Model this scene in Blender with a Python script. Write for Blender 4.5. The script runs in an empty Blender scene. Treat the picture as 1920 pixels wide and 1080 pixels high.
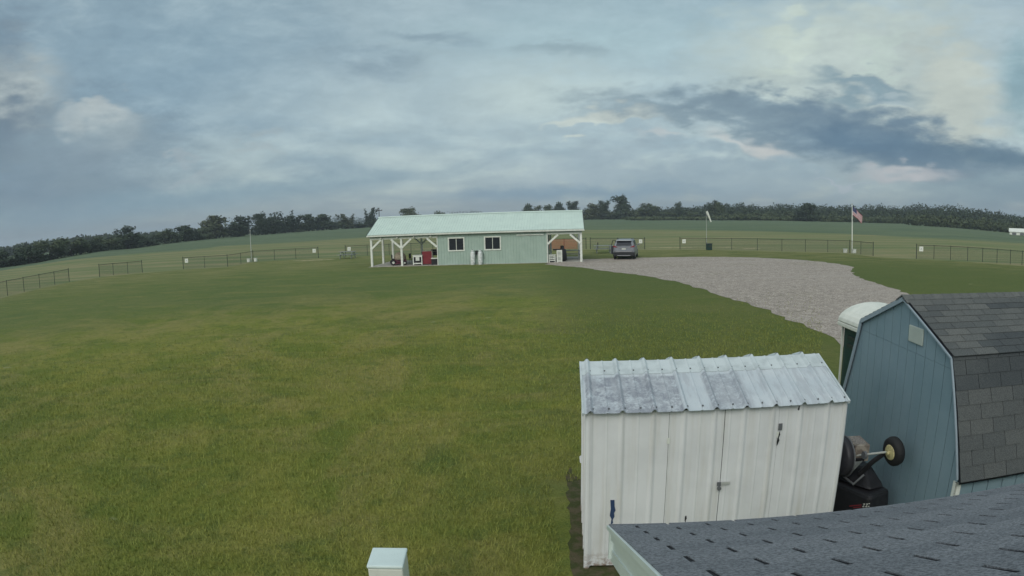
import bpy, math, random
import numpy as np
from mathutils import Vector, Matrix
S = bpy.context.scene
COL = S.collection
rad = math.radians
random.seed(7); RNG = np.random.default_rng(11)

# ------------------------------------------------------------------ camera
F, K3, PITCH, ROLL, CAMH = 1122.196, -0.0110133, 0.1152179, -0.0289580, 3.6
cr, sr, cp, sp = math.cos(ROLL), math.sin(ROLL), math.cos(PITCH), math.sin(PITCH)
cd = bpy.data.cameras.new('camera'); cam = bpy.data.objects.new('camera', cd); COL.objects.link(cam)
cam.matrix_world = Matrix(((cr, -sr, 0, 0), (sr*sp, cr*sp, -cp, 0), (sr*cp, cr*cp, sp, CAMH), (0, 0, 0, 1)))
cd.type = 'PANO'; cd.sensor_width = 36; cd.sensor_fit = 'HORIZONTAL'
cd.clip_start = .02; cd.clip_end = 20000
k1 = (1920/36)/F
pc = cd if hasattr(cd, 'panorama_type') else cd.cycles
pc.panorama_type = 'FISHEYE_LENS_POLYNOMIAL'
pc.fisheye_fov = rad(180)
pc.fisheye_polynomial_k0 = 0
pc.fisheye_polynomial_k1 = -k1
pc.fisheye_polynomial_k2 = 0
pc.fisheye_polynomial_k3 = -K3*k1**3
pc.fisheye_polynomial_k4 = 0
S.camera = cam
S.view_settings.view_transform = 'Standard'; S.view_settings.look = 'None'
S.view_settings.exposure = .12; S.view_settings.gamma = 1
S.render.engine = 'CYCLES'

def ray(px, py):
    """world direction seen at a pixel of the 1920x1080 photograph"""
    x, y = (px-960)/F, (540-py)/F
    r = math.hypot(x, y)+1e-9; th = r+K3*r**3
    d = (math.sin(th)*x/r, math.sin(th)*y/r, -math.cos(th))
    X, U, W = cr*d[0]-sr*d[1], sr*d[0]+cr*d[1], -d[2]
    return (X, W*cp+U*sp, -W*sp+U*cp)
def azel(px, py):
    r = ray(px, py); return math.atan2(r[0], r[1]), math.asin(r[2])

# ------------------------------------------------------------------ node helper
class N:
    def __init__(s, tree): s.t = tree; s.n = tree.nodes; s.l = tree.links
    def new(s, typ, ins=None, **kw):
        nd = s.n.new(typ)
        for k, v in kw.items(): setattr(nd, k, v)
        for k, v in (ins or {}).items(): s.put(nd.inputs[k], v)
        return nd
    def put(s, sock, v):
        if isinstance(v, bpy.types.NodeSocket): s.l.new(v, sock)
        elif isinstance(v, bpy.types.Node): s.l.new(v.outputs[0], sock)
        else:
            if sock.type == 'RGBA' and len(v) == 3: v = (*v, 1)
            sock.default_value = v
    def m(s, op, a, b=0., c=0., clamp=False):
        nd = s.n.new('ShaderNodeMath'); nd.operation = op; nd.use_clamp = clamp
        for i, v in enumerate((a, b, c)): s.put(nd.inputs[i], v)
        return nd.outputs[0]
    def mix(s, f, a, b, mode='MIX'):
        nd = s.n.new('ShaderNodeMix'); nd.data_type = 'RGBA'; nd.blend_type = mode
        s.put(nd.inputs[0], f); s.put(nd.inputs[6], a); s.put(nd.inputs[7], b)
        return nd.outputs[2]
    def ss(s, x, a, b, lo=0., hi=1.):
        nd = s.n.new('ShaderNodeMapRange'); nd.interpolation_type = 'SMOOTHSTEP'
        s.put(nd.inputs[0], x)
        for i, v in ((1, a), (2, b), (3, lo), (4, hi)): s.put(nd.inputs[i], v)
        return nd.outputs[0]
    def noise(s, vec, scale, detail=4., rough=.55, dist=0., col=False):
        nd = s.new('ShaderNodeTexNoise', {'Vector': vec, 'Scale': scale, 'Detail': detail, 'Roughness': rough, 'Distortion': dist})
        return nd.outputs[1] if col else nd.outputs[0]
def lin(r, g, b):
    f = lambda c: (c/255/12.92) if c/255 <= .04045 else ((c/255+.055)/1.055)**2.4
    return (f(r), f(g), f(b))

# ------------------------------------------------------------------ sky (clouds are features of the world by direction)
W = bpy.data.worlds.new('World'); S.world = W; W.use_nodes = True
SUN_EL, SUN_AZ = rad(38), rad(-155)          # behind the camera, to the left; azimuth from +Y towards +X
w = N(W.node_tree); w.n.clear()
sky = w.new('ShaderNodeTexSky'); sky.sky_type = 'NISHITA' if 'NISHITA' in sky.bl_rna.properties['sky_type'].enum_items.keys() else 'SINGLE_SCATTERING'; sky.sun_disc = False
sky.sun_elevation = SUN_EL; sky.sun_rotation = SUN_AZ; sky.air_density = 1.2
tc = w.new('ShaderNodeTexCoord').outputs['Generated']
sx = w.new('ShaderNodeSeparateXYZ', {0: tc})
X, Y, Z = sx.outputs
AZ = w.m('ARCTAN2', X, Y); EL = w.m('ARCSINE', Z)
# cloud deck coordinates: project the direction onto a flat layer, so that clouds flatten towards the horizon
zz = w.m('ADD', w.m('MAXIMUM', Z, 0.), .16)
deck = w.new('ShaderNodeCombineXYZ', {0: w.m('DIVIDE', X, zz), 1: w.m('DIVIDE', Y, zz), 2: 0.}).outputs[0]
strch = w.new('ShaderNodeVectorMath', {0: tc, 1: (1., 1., 2.6)}, operation='MULTIPLY').outputs[0]
n_fine = w.noise(strch, 9., 7., .62, .3)
n_mid = w.noise(strch, 3.2, 6., .6, .4)
n_deck = w.noise(deck, 1.1, 7., .58, .6)
n_puff = w.noise(tc, 13., 6., .55, .2)
n_rag = w.noise(strch, 22., 6., .66, .25)
vor = w.new('ShaderNodeTexVoronoi', {'Vector': w.mix(.06, strch, w.noise(strch, 11., 6., .65, 0., True)), 'Scale': 17., 'Detail': 1., 'Roughness': .5}); vor.feature = 'SMOOTH_F1'; vor.inputs['Smoothness'].default_value = .35
n_puff = vor.outputs['Distance']
wob = w.m('MULTIPLY_ADD', n_mid, .20, -.10)
wob2 = w.m('MULTIPLY_ADD', n_fine, .20, -.10)
puf = w.m('MULTIPLY_ADD', n_puff, .05, -.02)
rag = w.m('ADD', w.m('MULTIPLY_ADD', n_rag, 1.5, -.75), w.m('MULTIPLY_ADD', n_fine, 1.0, -.5))
def s3(c, k=1.): return tuple(v*k for v in lin(*c))
# base: veil of altostratus, bluer near the horizon at left
base = w.mix(w.ss(EL, .0, .40), s3((121, 146, 166)), s3((139, 162, 173)))
base = w.mix(w.ss(AZ, -.8, .5), w.mix(.55, base, s3((103, 129, 149))), base)
base = w.mix(w.ss(n_deck, .38, .68), base, w.mix(w.ss(AZ, -.9, .1), s3((124, 146, 160)), s3((160, 178, 184))))
base = w.mix(w.m('MULTIPLY', w.ss(n_fine, .45, .7), .35), base, s3((163, 181, 187)))
base = w.mix(.18, base, w.mix(1., sky.outputs[0], (.1, .1, .1), 'MULTIPLY'))
def blob(cur, px, py, wx, wy, col, amt=1., rot=0., hard=.5, wobble=1., puff=0.):
    a, e = azel(px, py)
    da = w.m('MULTIPLY', w.m('SUBTRACT', AZ, a), math.cos(e)); de = w.m('SUBTRACT', EL, e)
    da = w.m('ADD', da, w.m('MULTIPLY', wob, wobble)); de = w.m('ADD', de, w.m('MULTIPLY', wob2, wobble*.45))
    if puff: de = w.m('ADD', de, w.m('MULTIPLY', puf, puff)); 
    c, s = math.cos(rad(rot)), math.sin(rad(rot))
    u = w.m('DIVIDE', w.m('ADD', w.m('MULTIPLY', da, c), w.m('MULTIPLY', de, s)), wx/F)
    v = w.m('DIVIDE', w.m('SUBTRACT', w.m('MULTIPLY', de, c), w.m('MULTIPLY', da, s)), wy/F)
    r2 = w.m('SQRT', w.m('ADD', w.m('MULTIPLY', u, u), w.m('MULTIPLY', v, v)))
    r2 = w.m('ADD', r2, w.m('MULTIPLY', rag, .36))
    f = w.ss(r2, 1.+hard*.6, 1.-hard, 0., amt)
    return w.mix(f, cur, s3(col))
B = [  # px, py, half width, half height, colour, amount, rotation, softness, wobble, puff
 (700, 40, 560, 90, (133, 156, 170), .6, 0, .9, 1, 0),
 (1150, 80, 330, 90, (150, 178, 188), .55, 0, .9, 1, 0),
 (940, 190, 420, 100, (158, 178, 186), .7, 0, .9, 1, 0),
 (1040, 175, 150, 45, (172, 190, 192), .5, 0, .9, 1, 0),
 (330, 120, 240, 120, (116, 143, 162), .6, 0, .9, 1, 0),
 (60, 330, 260, 110, (94, 117, 138), .8, 0, .9, 1, 0),
 (15, 150, 95, 95, (150, 163, 168), .9, 0, .6, .3, 1.5),
 (8, 225, 80, 60, (70, 94, 118), .8, 0, .9, .8, 1),
 (0, 60, 70, 60, (95, 118, 138), .7, 0, .9, .8, 1),
 (150, 265, 170, 80, (116, 137, 152), .9, 0, .8, .5, 1),
 (150, 205, 44, 30, (150, 165, 173), .85, 0, .4, .25, 1.0),
 (196, 200, 52, 34, (158, 171, 177), .9, 0, .35, .25, 1.0),
 (225, 225, 40, 24, (146, 162, 171), .8, 0, .4, .25, 1.0),
 (185, 248, 90, 22, (120, 141, 155), .8, 4, .8, .3, .6),
 (205, 232, 66, 38, (134, 152, 163), .7, 0, .8, .3, 1),
 (150, 290, 90, 30, (112, 132, 148), .7, 0, .9, .4, 0),
 (350, 285, 60, 20, (143, 158, 168), .6, 12, .8, .6, 2),
 (480, 250, 50, 14, (146, 162, 170), .6, 0, .8, .6, 1),
 (700, 125, 90, 26, (118, 140, 156), .75, -6, .9, 1, 0),
 (815, 75, 70, 12, (118, 140, 156), .7, -8, .9, 1, 0),
 (1040, 95, 80, 14, (126, 148, 160), .6, -8, .9, 1, 0),
 (1130, 285, 260, 60, (146, 166, 178), .8, 0, .8, .8, 2),
 (1420, 300, 300, 60, (134, 156, 170), .8, 0, .8, .8, 2),
 (1050, 362, 300, 16, (104, 136, 160), .7, 0, .9, .6, 0),
 (350, 375, 420, 26, (108, 140, 160), .6, 3, .9, .5, 0),
 (1560, 70, 260, 110, (168, 184, 184), .9, 8, .7, .6, 1.5),
 (1700, 150, 210, 130, (160, 175, 177), .9, 0, .7, .5, 1.5),
 (1480, 30, 60, 30, (176, 192, 188), .7, 30, .7, .5, 2),
 (1650, 60, 60, 26, (170, 188, 186), .6, 20, .7, .5, 2),
 (1800, 140, 90, 80, (170, 181, 178), .85, 60, .6, .4, 2),
 (1908, 130, 34, 80, (118, 150, 164), .8, 0, .8, .3, 1),
 (1170, 188, 95, 17, (184, 194, 190), .9, 4, .6, .35, 1),
 (1100, 208, 70, 12, (180, 192, 190), .8, 4, .6, .5, 1),
 (1350, 178, 240, 32, (114, 136, 151), .95, -3, .7, .7, 1),
 (1500, 215, 260, 52, (110, 132, 148), .95, -14, .7, .8, 1),
 (1630, 132, 100, 30, (110, 136, 152), .85, -8, .7, .4, 1.5),
 (1700, 250, 240, 48, (94, 118, 138), .95, -16, .7, .8, 1),
 (1620, 275, 150, 26, (82, 110, 134), .95, -8, .8, .6, 0),
 (1850, 290, 150, 22, (78, 106, 128), .9, -7, .8, .5, 0),
 (1440, 262, 50, 15, (178, 183, 185), .9, -22, .75, .16, .6),
 (1380, 248, 56, 9, (174, 182, 186), .8, -8, .75, .18, .6),
 (1240, 242, 40, 6, (172, 181, 186), .7, 0, .8, .15, .6),
 (1700, 309, 92, 15, (172, 176, 182), .9, -2, .75, .12, .6),
 (1590, 322, 50, 6, (160, 172, 184), .8, 0, .6, .4, 1),
 (1680, 168, 40, 12, (140, 160, 172), .7, -14, .8, .7, 1),
 (1840, 350, 200, 40, (108, 134, 150), .8, 0, .9, .7, 1),
]
cur = base
for b in B: cur = blob(cur, *b)
cur = w.mix(1., cur, (1.24, 1.20, 1.14), 'MULTIPLY')
tex = w.m('ADD', w.m('MULTIPLY_ADD', n_fine, .34, -.17), w.m('MULTIPLY_ADD', n_rag, .34, -.17))
tex = w.m('ADD', tex, w.m('MULTIPLY_ADD', n_deck, .26, -.13))
tex = w.m('MULTIPLY', tex, w.ss(EL, .0, .14, .35, 1.))
tex = w.m('ADD', 1., tex)
cur = w.mix(1., cur, w.new('ShaderNodeCombineXYZ', {0: tex, 1: w.m('MULTIPLY_ADD', tex, .93, .07), 2: w.m('MULTIPLY_ADD', tex, .82, .18)}).outputs[0], 'MULTIPLY')
# brighter western sky behind the camera
cosw = w.new('ShaderNodeVectorMath', {0: tc, 1: (math.sin(SUN_AZ)*.8, math.cos(SUN_AZ)*.8, .6)}, operation='DOT_PRODUCT').outputs['Value']
cur = w.mix(w.ss(cosw, .1, .95), cur, (.80, .84, .84))
bg = w.new('ShaderNodeBackground', {0: cur, 1: 1.0})
w.l.new(bg.outputs[0], w.new('ShaderNodeOutputWorld').inputs[0])
W.cycles.sampling_method = 'MANUAL'; W.cycles.sample_map_resolution = 1024

sl = bpy.data.lights.new('sun', 'SUN'); sl.energy = 1.0; sl.angle = rad(30); sl.color = (1, .95, .87)
so = bpy.data.objects.new('sun', sl); COL.objects.link(so)
sdir = Vector((math.sin(SUN_AZ)*math.cos(SUN_EL), math.cos(SUN_AZ)*math.cos(SUN_EL), math.sin(SUN_EL)))
so.rotation_euler = sdir.to_track_quat('Z', 'Y').to_euler(); so.location = (0, -5, 30)

# ------------------------------------------------------------------ materials
def mat(name, col, rough=.6, metal=0., noise=None, bump=None, spec=.4, build=None, alpha=None):
    """noise=(colour2, scale, lo, hi); bump=(scale, strength, distance)"""
    M = bpy.data.materials.new(name); M.use_nodes = True
    q = N(M.node_tree); bs = q.n['Principled BSDF']
    tcn = q.new('ShaderNodeTexCoord'); oc = tcn.outputs['Object']
    c = (*col[:3], 1)
    bs.inputs['Roughness'].default_value = rough; bs.inputs['Metallic'].default_value = metal
    bs.inputs['Specular IOR Level'].default_value = spec
    if noise:
        c2, sc, lo, hi = noise
        c = q.mix(q.ss(q.noise(oc, sc, 5., .6), lo, hi), c, (*c2, 1))
    else:
        c = q.mix(q.ss(q.noise(oc, 3., 4.), .35, .7), c, tuple(v*.86 for v in col[:3]))
    if build: c = build(q, oc, c, bs) or c
    q.put(bs.inputs['Base Color'], c)
    if bump:
        bp = q.new('ShaderNodeBump', {'Height': q.noise(oc, bump[0], 4., .6), 'Strength': bump[1], 'Distance': bump[2]})
        q.l.new(bp.outputs[0], bs.inputs['Normal'])
    return M
def obj_xyz(q, oc): return q.new('ShaderNodeSeparateXYZ', {0: oc}).outputs

def lawn_build(q, oc, c, bs):
    x, y, z = obj_xyz(q, oc)
    d = q.m('SQRT', q.m('ADD', q.m('MULTIPLY', x, x), q.m('MULTIPLY', y, y)))
    n1 = q.noise(oc, .09, 4., .6, .5); n2 = q.noise(oc, .55, 5., .62, .4); n3 = q.noise(oc, 5., 5., .7); n4 = q.noise(oc, 26., 3., .7)
    n6 = q.noise(oc, .22, 6., .7, 1.2); n7 = q.noise(oc, 1.1, 6., .72, .8); n8 = q.noise(oc, .5, 6., .7, 1.5)
    st = q.new('ShaderNodeVectorMath', {0: oc, 1: (.35, 1.5, 1.)}, operation='MULTIPLY').outputs[0]
    n5 = q.noise(st, .7, 5., .65, .6)
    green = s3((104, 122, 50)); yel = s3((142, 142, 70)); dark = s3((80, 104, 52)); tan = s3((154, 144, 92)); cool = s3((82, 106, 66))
    g = q.mix(q.ss(n2, .36, .66), green, yel)
    g = q.mix(q.m('MULTIPLY', q.ss(n1, .44, .62), .75), g, dark)
    g = q.mix(q.ss(n6, .46, .62, 0., .7), g, tan)
    g = q.mix(q.ss(n7, .50, .62, 0., .65), g, dark)
    g = q.mix(q.ss(n8, .50, .62, 0., .5), g, yel)
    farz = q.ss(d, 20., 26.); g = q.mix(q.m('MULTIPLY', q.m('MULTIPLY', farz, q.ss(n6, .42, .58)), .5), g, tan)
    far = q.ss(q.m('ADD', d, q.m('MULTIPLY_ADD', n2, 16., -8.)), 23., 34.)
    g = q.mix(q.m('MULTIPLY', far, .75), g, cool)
    g = q.mix(q.m('MULTIPLY', q.ss(n5, .5, .75), .55), g, tan)
    xr = q.m('SUBTRACT', q.m('ADD', x, q.m('MULTIPLY_ADD', n6, 8., -4.)), q.m('MULTIPLY', y, .04))
    g = q.mix(q.ss(xr, -.5, 2.6, 0., .72), g, s3((74, 94, 52)))
    # dry straw near the fence line
    g = q.mix(q.m('MULTIPLY', q.m('MULTIPLY', q.ss(d, 44., 60.), q.ss(n5, .38, .6)), .8), g, s3((140, 136, 96)))
    # thin pale mowing streaks / clover flecks
    fl = q.noise(q.new('ShaderNodeVectorMath', {0: oc, 1: (.5, .9, 1.)}, operation='MULTIPLY').outputs[0], 1.6, 2., .5)
    g = q.mix(q.m('MULTIPLY', q.ss(fl, .745, .78), .7), g, s3((160, 165, 130)))
    g = q.mix(q.ss(n3, .3, .72, 0., .6), g, q.mix(1., g, (.50, .55, .45), 'MULTIPLY'))
    g = q.mix(q.ss(n4, .35, .75, 0., .5), q.mix(.2, g, s3((150, 150, 86))), q.mix(1., g, (.5, .56, .46), 'MULTIPLY'))
    return g
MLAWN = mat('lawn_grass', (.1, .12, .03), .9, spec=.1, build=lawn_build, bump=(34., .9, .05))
def mown_build(q, oc, c, bs):
    x, y, z = obj_xyz(q, oc)
    u = q.m('ADD', q.m('MULTIPLY', y, .996), q.m('MULTIPLY', x, .087))
    v = q.new('ShaderNodeCombineXYZ', {0: q.m('MULTIPLY', x, .012), 1: q.m('MULTIPLY', u, .16), 2: 0.}).outputs[0]
    n = q.noise(v, 1.7, 5., .65, .25); n2 = q.noise(oc, .35, 5., .6)
    g = q.mix(q.ss(n, .36, .64), s3((98, 114, 76)), s3((138, 132, 98)))
    return q.mix(q.ss(n2, .35, .7, 0., .55), g, s3((112, 120, 80)))
MMOWN = mat('mown_airfield', (.2, .2, .1), .95, spec=.1, build=mown_build, bump=(8., .5, .05))
def crop_build(q, oc, c, bs):
    x, y, z = obj_xyz(q, oc)
    v = q.new('ShaderNodeCombineXYZ', {0: q.m('MULTIPLY', x, .02), 1: q.m('MULTIPLY', y, .10), 2: 0.}).outputs[0]
    n = q.noise(v, 1.3, 5., .6, .3); n2 = q.noise(oc, .8, 4., .6)
    g = q.mix(q.ss(n, .3, .7), s3((86, 103, 80)), s3((108, 120, 92)))
    return q.mix(q.ss(n2, .35, .7, 0., .5), g, s3((78, 96, 74)))
MCROP = mat('bean_crop', (.06, .1, .05), .95, spec=.1, build=crop_build, bump=(1.5, .6, .3))
def gravel_build(q, oc, c, bs):
    vo = q.new('ShaderNodeTexVoronoi', {'Vector': oc, 'Scale': 22.}); vc = q.new('ShaderNodeSeparateXYZ', {0: vo.outputs['Color']}).outputs[0]
    st = q.new('ShaderNodeVectorMath', {0: oc, 1: (.25, 1.2, 1.)}, operation='MULTIPLY').outputs[0]
    g = q.mix(vc, s3((124, 115, 106)), s3((202, 192, 180)))
    g = q.mix(q.ss(q.noise(oc, 2.4, 6., .75), .35, .68, 0., .6), g, s3((110, 104, 100)))
    g = q.mix(q.ss(q.noise(st, .5, 5., .6), .4, .7, 0., .5), g, s3((168, 160, 152)))
    return q.mix(q.ss(q.noise(oc, .3, 4., .6), .55, .75, 0., .35), g, s3((124, 124, 96)))
MGRAVEL = mat('gravel', (.25, .25, .24), .95, spec=.2, build=gravel_build, bump=(30., .8, .03))
MDIRT = mat('bare_dirt', s3((88, 82, 64)), .95, noise=(s3((66, 72, 44)), 6., .4, .6), bump=(30., .8, .02), spec=.1)
MCONC = mat('concrete', s3((172, 168, 158)), .85, noise=(s3((140, 136, 128)), 3., .4, .7))
MGRNWALL = mat('green_steel_siding', s3((168, 187, 177)), .5, noise=(s3((158, 178, 168)), 1.5, .3, .7))
MGRNROOF = mat('green_steel_roof', s3((196, 214, 205)), .45, noise=(s3((188, 206, 198)), 1.2, .3, .7))
MWHITE = mat('white_paint', s3((214, 218, 210)), .5, noise=(s3((196, 200, 190)), 5., .4, .75))
MWHITE2 = mat('white_post_paint', s3((226, 230, 222)), .5, noise=(s3((206, 208, 198)), 5., .4, .75))
MDARK = mat('black_metal', (.02, .022, .025), .5)
MGLASS = mat('dark_glass', (.022, .026, .036), .12, spec=.5)
MFENCE = mat('dark_green_coated_steel', (.028, .040, .034), .6)
MFMESH = mat('galvanised_wire', (.10, .11, .10), .6)
MGALV = mat('galvanised_pole', s3((186, 190, 184)), .5, noise=(s3((160, 164, 160)), 8., .4, .7))
MWOODGREY = mat('weathered_wood', s3((140, 146, 146)), .8, noise=(s3((116, 122, 122)), 8., .4, .7))
MTANK = mat('propane_tank_paint', s3((222, 226, 226)), .4, noise=(s3((180, 186, 184)), 6., .4, .7))
MRED = mat('red_paint', (.22, .028, .038), .5)
MDRED = mat('dark_red_paint', (.12, .025, .05), .45)
MTAN = mat('tan_cloth', s3((158, 148, 130)), .9, noise=(s3((128, 118, 104)), 9., .4, .65))
MGREY = mat('grey_metal', (.16, .17, .18), .5, .3)
MORANGE = mat('orange_netting', (.5, .10, .07), .8)
MGREENP = mat('dark_green_plastic', (.012, .045, .040), .45)
MPALEG = mat('pale_translucent_roof', s3((220, 222, 212)), .45, noise=(s3((204, 208, 198)), 4., .4, .7))
MTRUNK = mat('bark', (.05, .042, .034), .95)
MBLACKP = mat('black_plastic', (.014, .015, .018), .5, noise=((.022, .022, .026), 12., .4, .7))
MRUBBER = mat('tyre_rubber', (.016, .017, .018), .75, bump=(60., .4, .004))
MCREAM = mat('cream_rim', s3((196, 188, 140)), .5, noise=(s3((150, 140, 100)), 30., .45, .7))
MCAR = mat('slate_car_paint', (.20, .215, .24), .32, .25, spec=.6)
MTAIL = mat('red_lamp_lens', (.22, .012, .02), .25)
MSILV = mat('pale_car_trim', (.45, .46, .48), .4, .4)

# ------------------------------------------------------------------ mesh helper
class MB:
    def __init__(s): s.v = []; s.f = []; s.mi = []; s.k = 0
    def quad(s, *p):
        i = len(s.v); s.v += [tuple(x) for x in p]; s.f.append(tuple(range(i, i+len(p)))); s.mi.append(s.k); return s
    def raw(s, vs, fs):
        i = len(s.v); s.v += [tuple(x) for x in vs]
        for f in fs: s.f.append(tuple(i+j for j in f)); s.mi.append(s.k)
        return s
    def hexa(s, p):   # p: 8 points, bottom 4 (ccw) then top 4
        return s.raw(p, [(3, 2, 1, 0), (4, 5, 6, 7), (0, 1, 5, 4), (1, 2, 6, 5), (2, 3, 7, 6), (3, 0, 4, 7)])
    def box(s, x0, y0, z0, x1, y1, z1):
        return s.hexa([(x0, y0, z0), (x1, y0, z0), (x1, y1, z0), (x0, y1, z0), (x0, y0, z1), (x1, y0, z1), (x1, y1, z1), (x0, y1, z1)])
    def bar(s, a, b, wd, th=None, up=(0, 0, 1)):
        a, b = Vector(a), Vector(b); th = th or wd; d = (b-a).normalized()
        u = Vector(up)
        if abs(d.dot(u)) > .97: u = Vector((0, 1, 0))
        r = d.cross(u).normalized(); n = r.cross(d)
        r, n = r*wd/2, n*th/2
        return s.hexa([a-r-n, a+r-n, b+r-n, b-r-n, a-r+n, a+r+n, b+r+n, b-r+n])
    def tube(s, pts, r, seg=8, caps=True):
        pts = [Vector(p) for p in pts]; rs = r if isinstance(r, (list, tuple)) else [r]*len(pts); i0 = len(s.v)
        for j, p in enumerate(pts):
            d = (pts[min(j+1, len(pts)-1)]-pts[max(j-1, 0)]).normalized()
            u = Vector((0, 0, 1)) if abs(d.z) < .9 else Vector((0, 1, 0))
            a = d.cross(u).normalized(); b = a.cross(d)
            s.v += [tuple(p+(a*math.cos(t)+b*math.sin(t))*rs[j]) for t in [2*math.pi*q/seg for q in range(seg)]]
        for j in range(len(pts)-1):
            for q in range(seg):
                q2 = (q+1) % seg
                s.f.append((i0+j*seg+q, i0+j*seg+q2, i0+(j+1)*seg+q2, i0+(j+1)*seg+q)); s.mi.append(s.k)
        if caps:
            s.f.append(tuple(i0+q for q in range(seg))[::-1]); s.mi.append(s.k)
            s.f.append(tuple(i0+(len(pts)-1)*seg+q for q in range(seg))); s.mi.append(s.k)
        return s
    def lathe(s, prof, c=(0, 0, 0), seg=20, axis='z'):
        i0 = len(s.v)
        for r, z in prof:
            for q in range(seg):
                t = 2*math.pi*q/seg; x, y = r*math.cos(t), r*math.sin(t)
                P = {'z': (x, y, z), 'x': (z, x, y), 'y': (x, z, y)}[axis]
                s.v.append((P[0]+c[0], P[1]+c[1], P[2]+c[2]))
        for j in range(len(prof)-1):
            for q in range(seg):
                q2 = (q+1) % seg; s.f.append((i0+j*seg+q, i0+j*seg+q2, i0+(j+1)*seg+q2, i0+(j+1)*seg+q)); s.mi.append(s.k)
        s.f.append(tuple(i0+q for q in range(seg))[::-1]); s.f.append(tuple(i0+(len(prof)-1)*seg+q for q in range(seg))); s.mi += [s.k]*2
        return s
    def prism(s, poly, a, b):  # poly list of 3D points, extruded by vector from a to b
        a, b = Vector(a), Vector(b); n = len(poly)
        vs = [Vector(p)+a for p in poly]+[Vector(p)+b for p in poly]
        return s.raw(vs, [tuple(range(n))[::-1], tuple(range(n, 2*n))]+[(i, (i+1) % n, n+(i+1) % n, n+i) for i in range(n)])
    def build(s, name, m, parent=None, smooth=False, bevel=0, colors=None):
        me = bpy.data.meshes.new(name); me.from_pydata(s.v, [], s.f)
        for x in (m if isinstance(m, (list, tuple)) else [m]): me.materials.append(x)
        if any(s.mi): me.polygons.foreach_set('material_index', s.mi)
        if smooth: me.polygons.foreach_set('use_smooth', [True]*len(s.f))
        if colors is not None:
            at = me.attributes.new('tint', 'FLOAT', 'FACE'); at.data.foreach_set('value', colors)
        o = bpy.data.objects.new(name, me); COL.objects.link(o)
        if parent: o.parent = parent
        if bevel:
            b = o.modifiers.new('bevel', 'BEVEL'); b.width = bevel; b.segments = 2; b.limit_method = 'ANGLE'
        return o
def tag(o, label=None, cat=None, group=None, kind=None):
    for k, v in (('label', label), ('category', cat), ('group', group), ('kind', kind)):
        if v: o[k] = v
    return o
def empty(name, loc, rz, label, cat, group=None):
    o = bpy.data.objects.new(name, None); COL.objects.link(o); o.empty_display_size = .3
    o.location = loc; o.rotation_euler = (0, 0, rz); return tag(o, label, cat, group)
def copy_tree(o, parent=None):
    c = o.copy(); COL.objects.link(c)
    if parent: c.parent = parent
    for ch in [k for k in bpy.data.objects if k.parent == o]: copy_tree(ch, c)
    return c

# ------------------------------------------------------------------ terrain
def curve(pts, Ds=None):
    out = []
    for i, p in enumerate(pts):
        a, e = azel(*p); out.append((a, e))
    out.sort(); return np.array(out)
FAR = curve([(0, 503), (62, 494), (125, 482), (187, 471), (250, 466), (312, 457), (375, 450), (420, 446), (500, 440), (587, 433), (687, 427), (860, 418), (1000, 413), (1095, 412), (1270, 411), (1440, 413), (1540, 416), (1690, 422), (1790, 430), (1915, 446)])
NEAR = curve([(0, 508), (60, 498), (125, 488), (250, 476), (350, 470), (420, 461), (500, 457), (587, 452), (687, 445), (860, 436), (1095, 431), (1270, 431), (1440, 434), (1600, 439), (1690, 444), (1915, 456)])
DF = (np.radians([-55, -49, -40, -30, -20, -10, 0, 10, 20, 30, 38, 49, 55]), np.array([150, 160, 190, 250, 300, 340, 360, 360, 340, 290, 250, 200, 190.]))
def zedge(a):
    D = np.interp(a, *DF); e = np.interp(a, FAR[:, 0], FAR[:, 1]); return D, CAMH+D*math.tan(e)
def gz(x, y):
    D = math.hypot(x, y); a = math.atan2(x, y); De, ze = zedge(a)
    s = 62-34*min(1, max(0, (abs(a)-.5)/.35))
    t = min(1, max(0, (D-s)/(De-s))); return ze*t*(.35*t+.65)
def ground(px, py):
    r = ray(px, py); z = 0
    for _ in range(40):
        k = (z-CAMH)/r[2]; k = min(k, 3000) if k > 0 else 3000
        z = .5*z+.5*gz(r[0]*k, r[1]*k)
    return Vector((r[0]*k, r[1]*k, gz(r[0]*k, r[1]*k)))
FB = {  # foot of every fence post, as seen in the photograph
 'A': [(-24, 565), (14.5, 554.5), (45.5, 547), (75, 540), (103, 534), (130, 528)],
 'B': [(187, 519), (213, 516), (240, 513.5), (267, 511)],
 'C': [(344, 504.5), (384, 502.5), (427, 500), (452, 495.5), (475, 490.5), (515, 488), (555, 486), (597, 484)],
 'D': [(648, 481)]+[(648+i*41, 481-14*(i/11)**.8) for i in range(1, 11)]+[(1099, 467)],
 'E': [(1107, 467), (1158, 467), (1209, 467.5)],
 'F': [(1275, 467.5), (1324, 467.7), (1372, 468.5), (1420, 469.6), (1466, 471), (1510, 472), (1552, 473), (1593, 474.5), (1614, 477), (1637, 480)],
 'G': [(1718, 485), (1751, 486), (1782, 487.5), (1814, 489.5), (1842, 491.5), (1869, 493.5), (1894, 495.5), (1916, 497.5), (1940, 500)]}
FEN = curve([p for k in 'ABCDEFG' for p in FB[k]])
def dist_at(tab, a):
    e = np.interp(a, tab[:, 0], tab[:, 1]); z = 0
    for _ in range(40):
        D = (z-CAMH)/math.tan(e); z = .5*z+.5*gz(D*math.sin(a), D*math.cos(a))
    return D
azs = np.radians(np.concatenate([np.arange(-180, -56, 6), np.arange(-56, 56, 1.), np.arange(56, 180, 6)]))
AC = np.clip(azs, rad(-50), rad(50))
dfen = np.array([dist_at(FEN, a) for a in AC]); dnear = np.array([dist_at(NEAR, a) for a in AC]); dfar = np.array([zedge(a)[0] for a in AC])
dnear = np.minimum(dnear, dfar-8)
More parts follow.
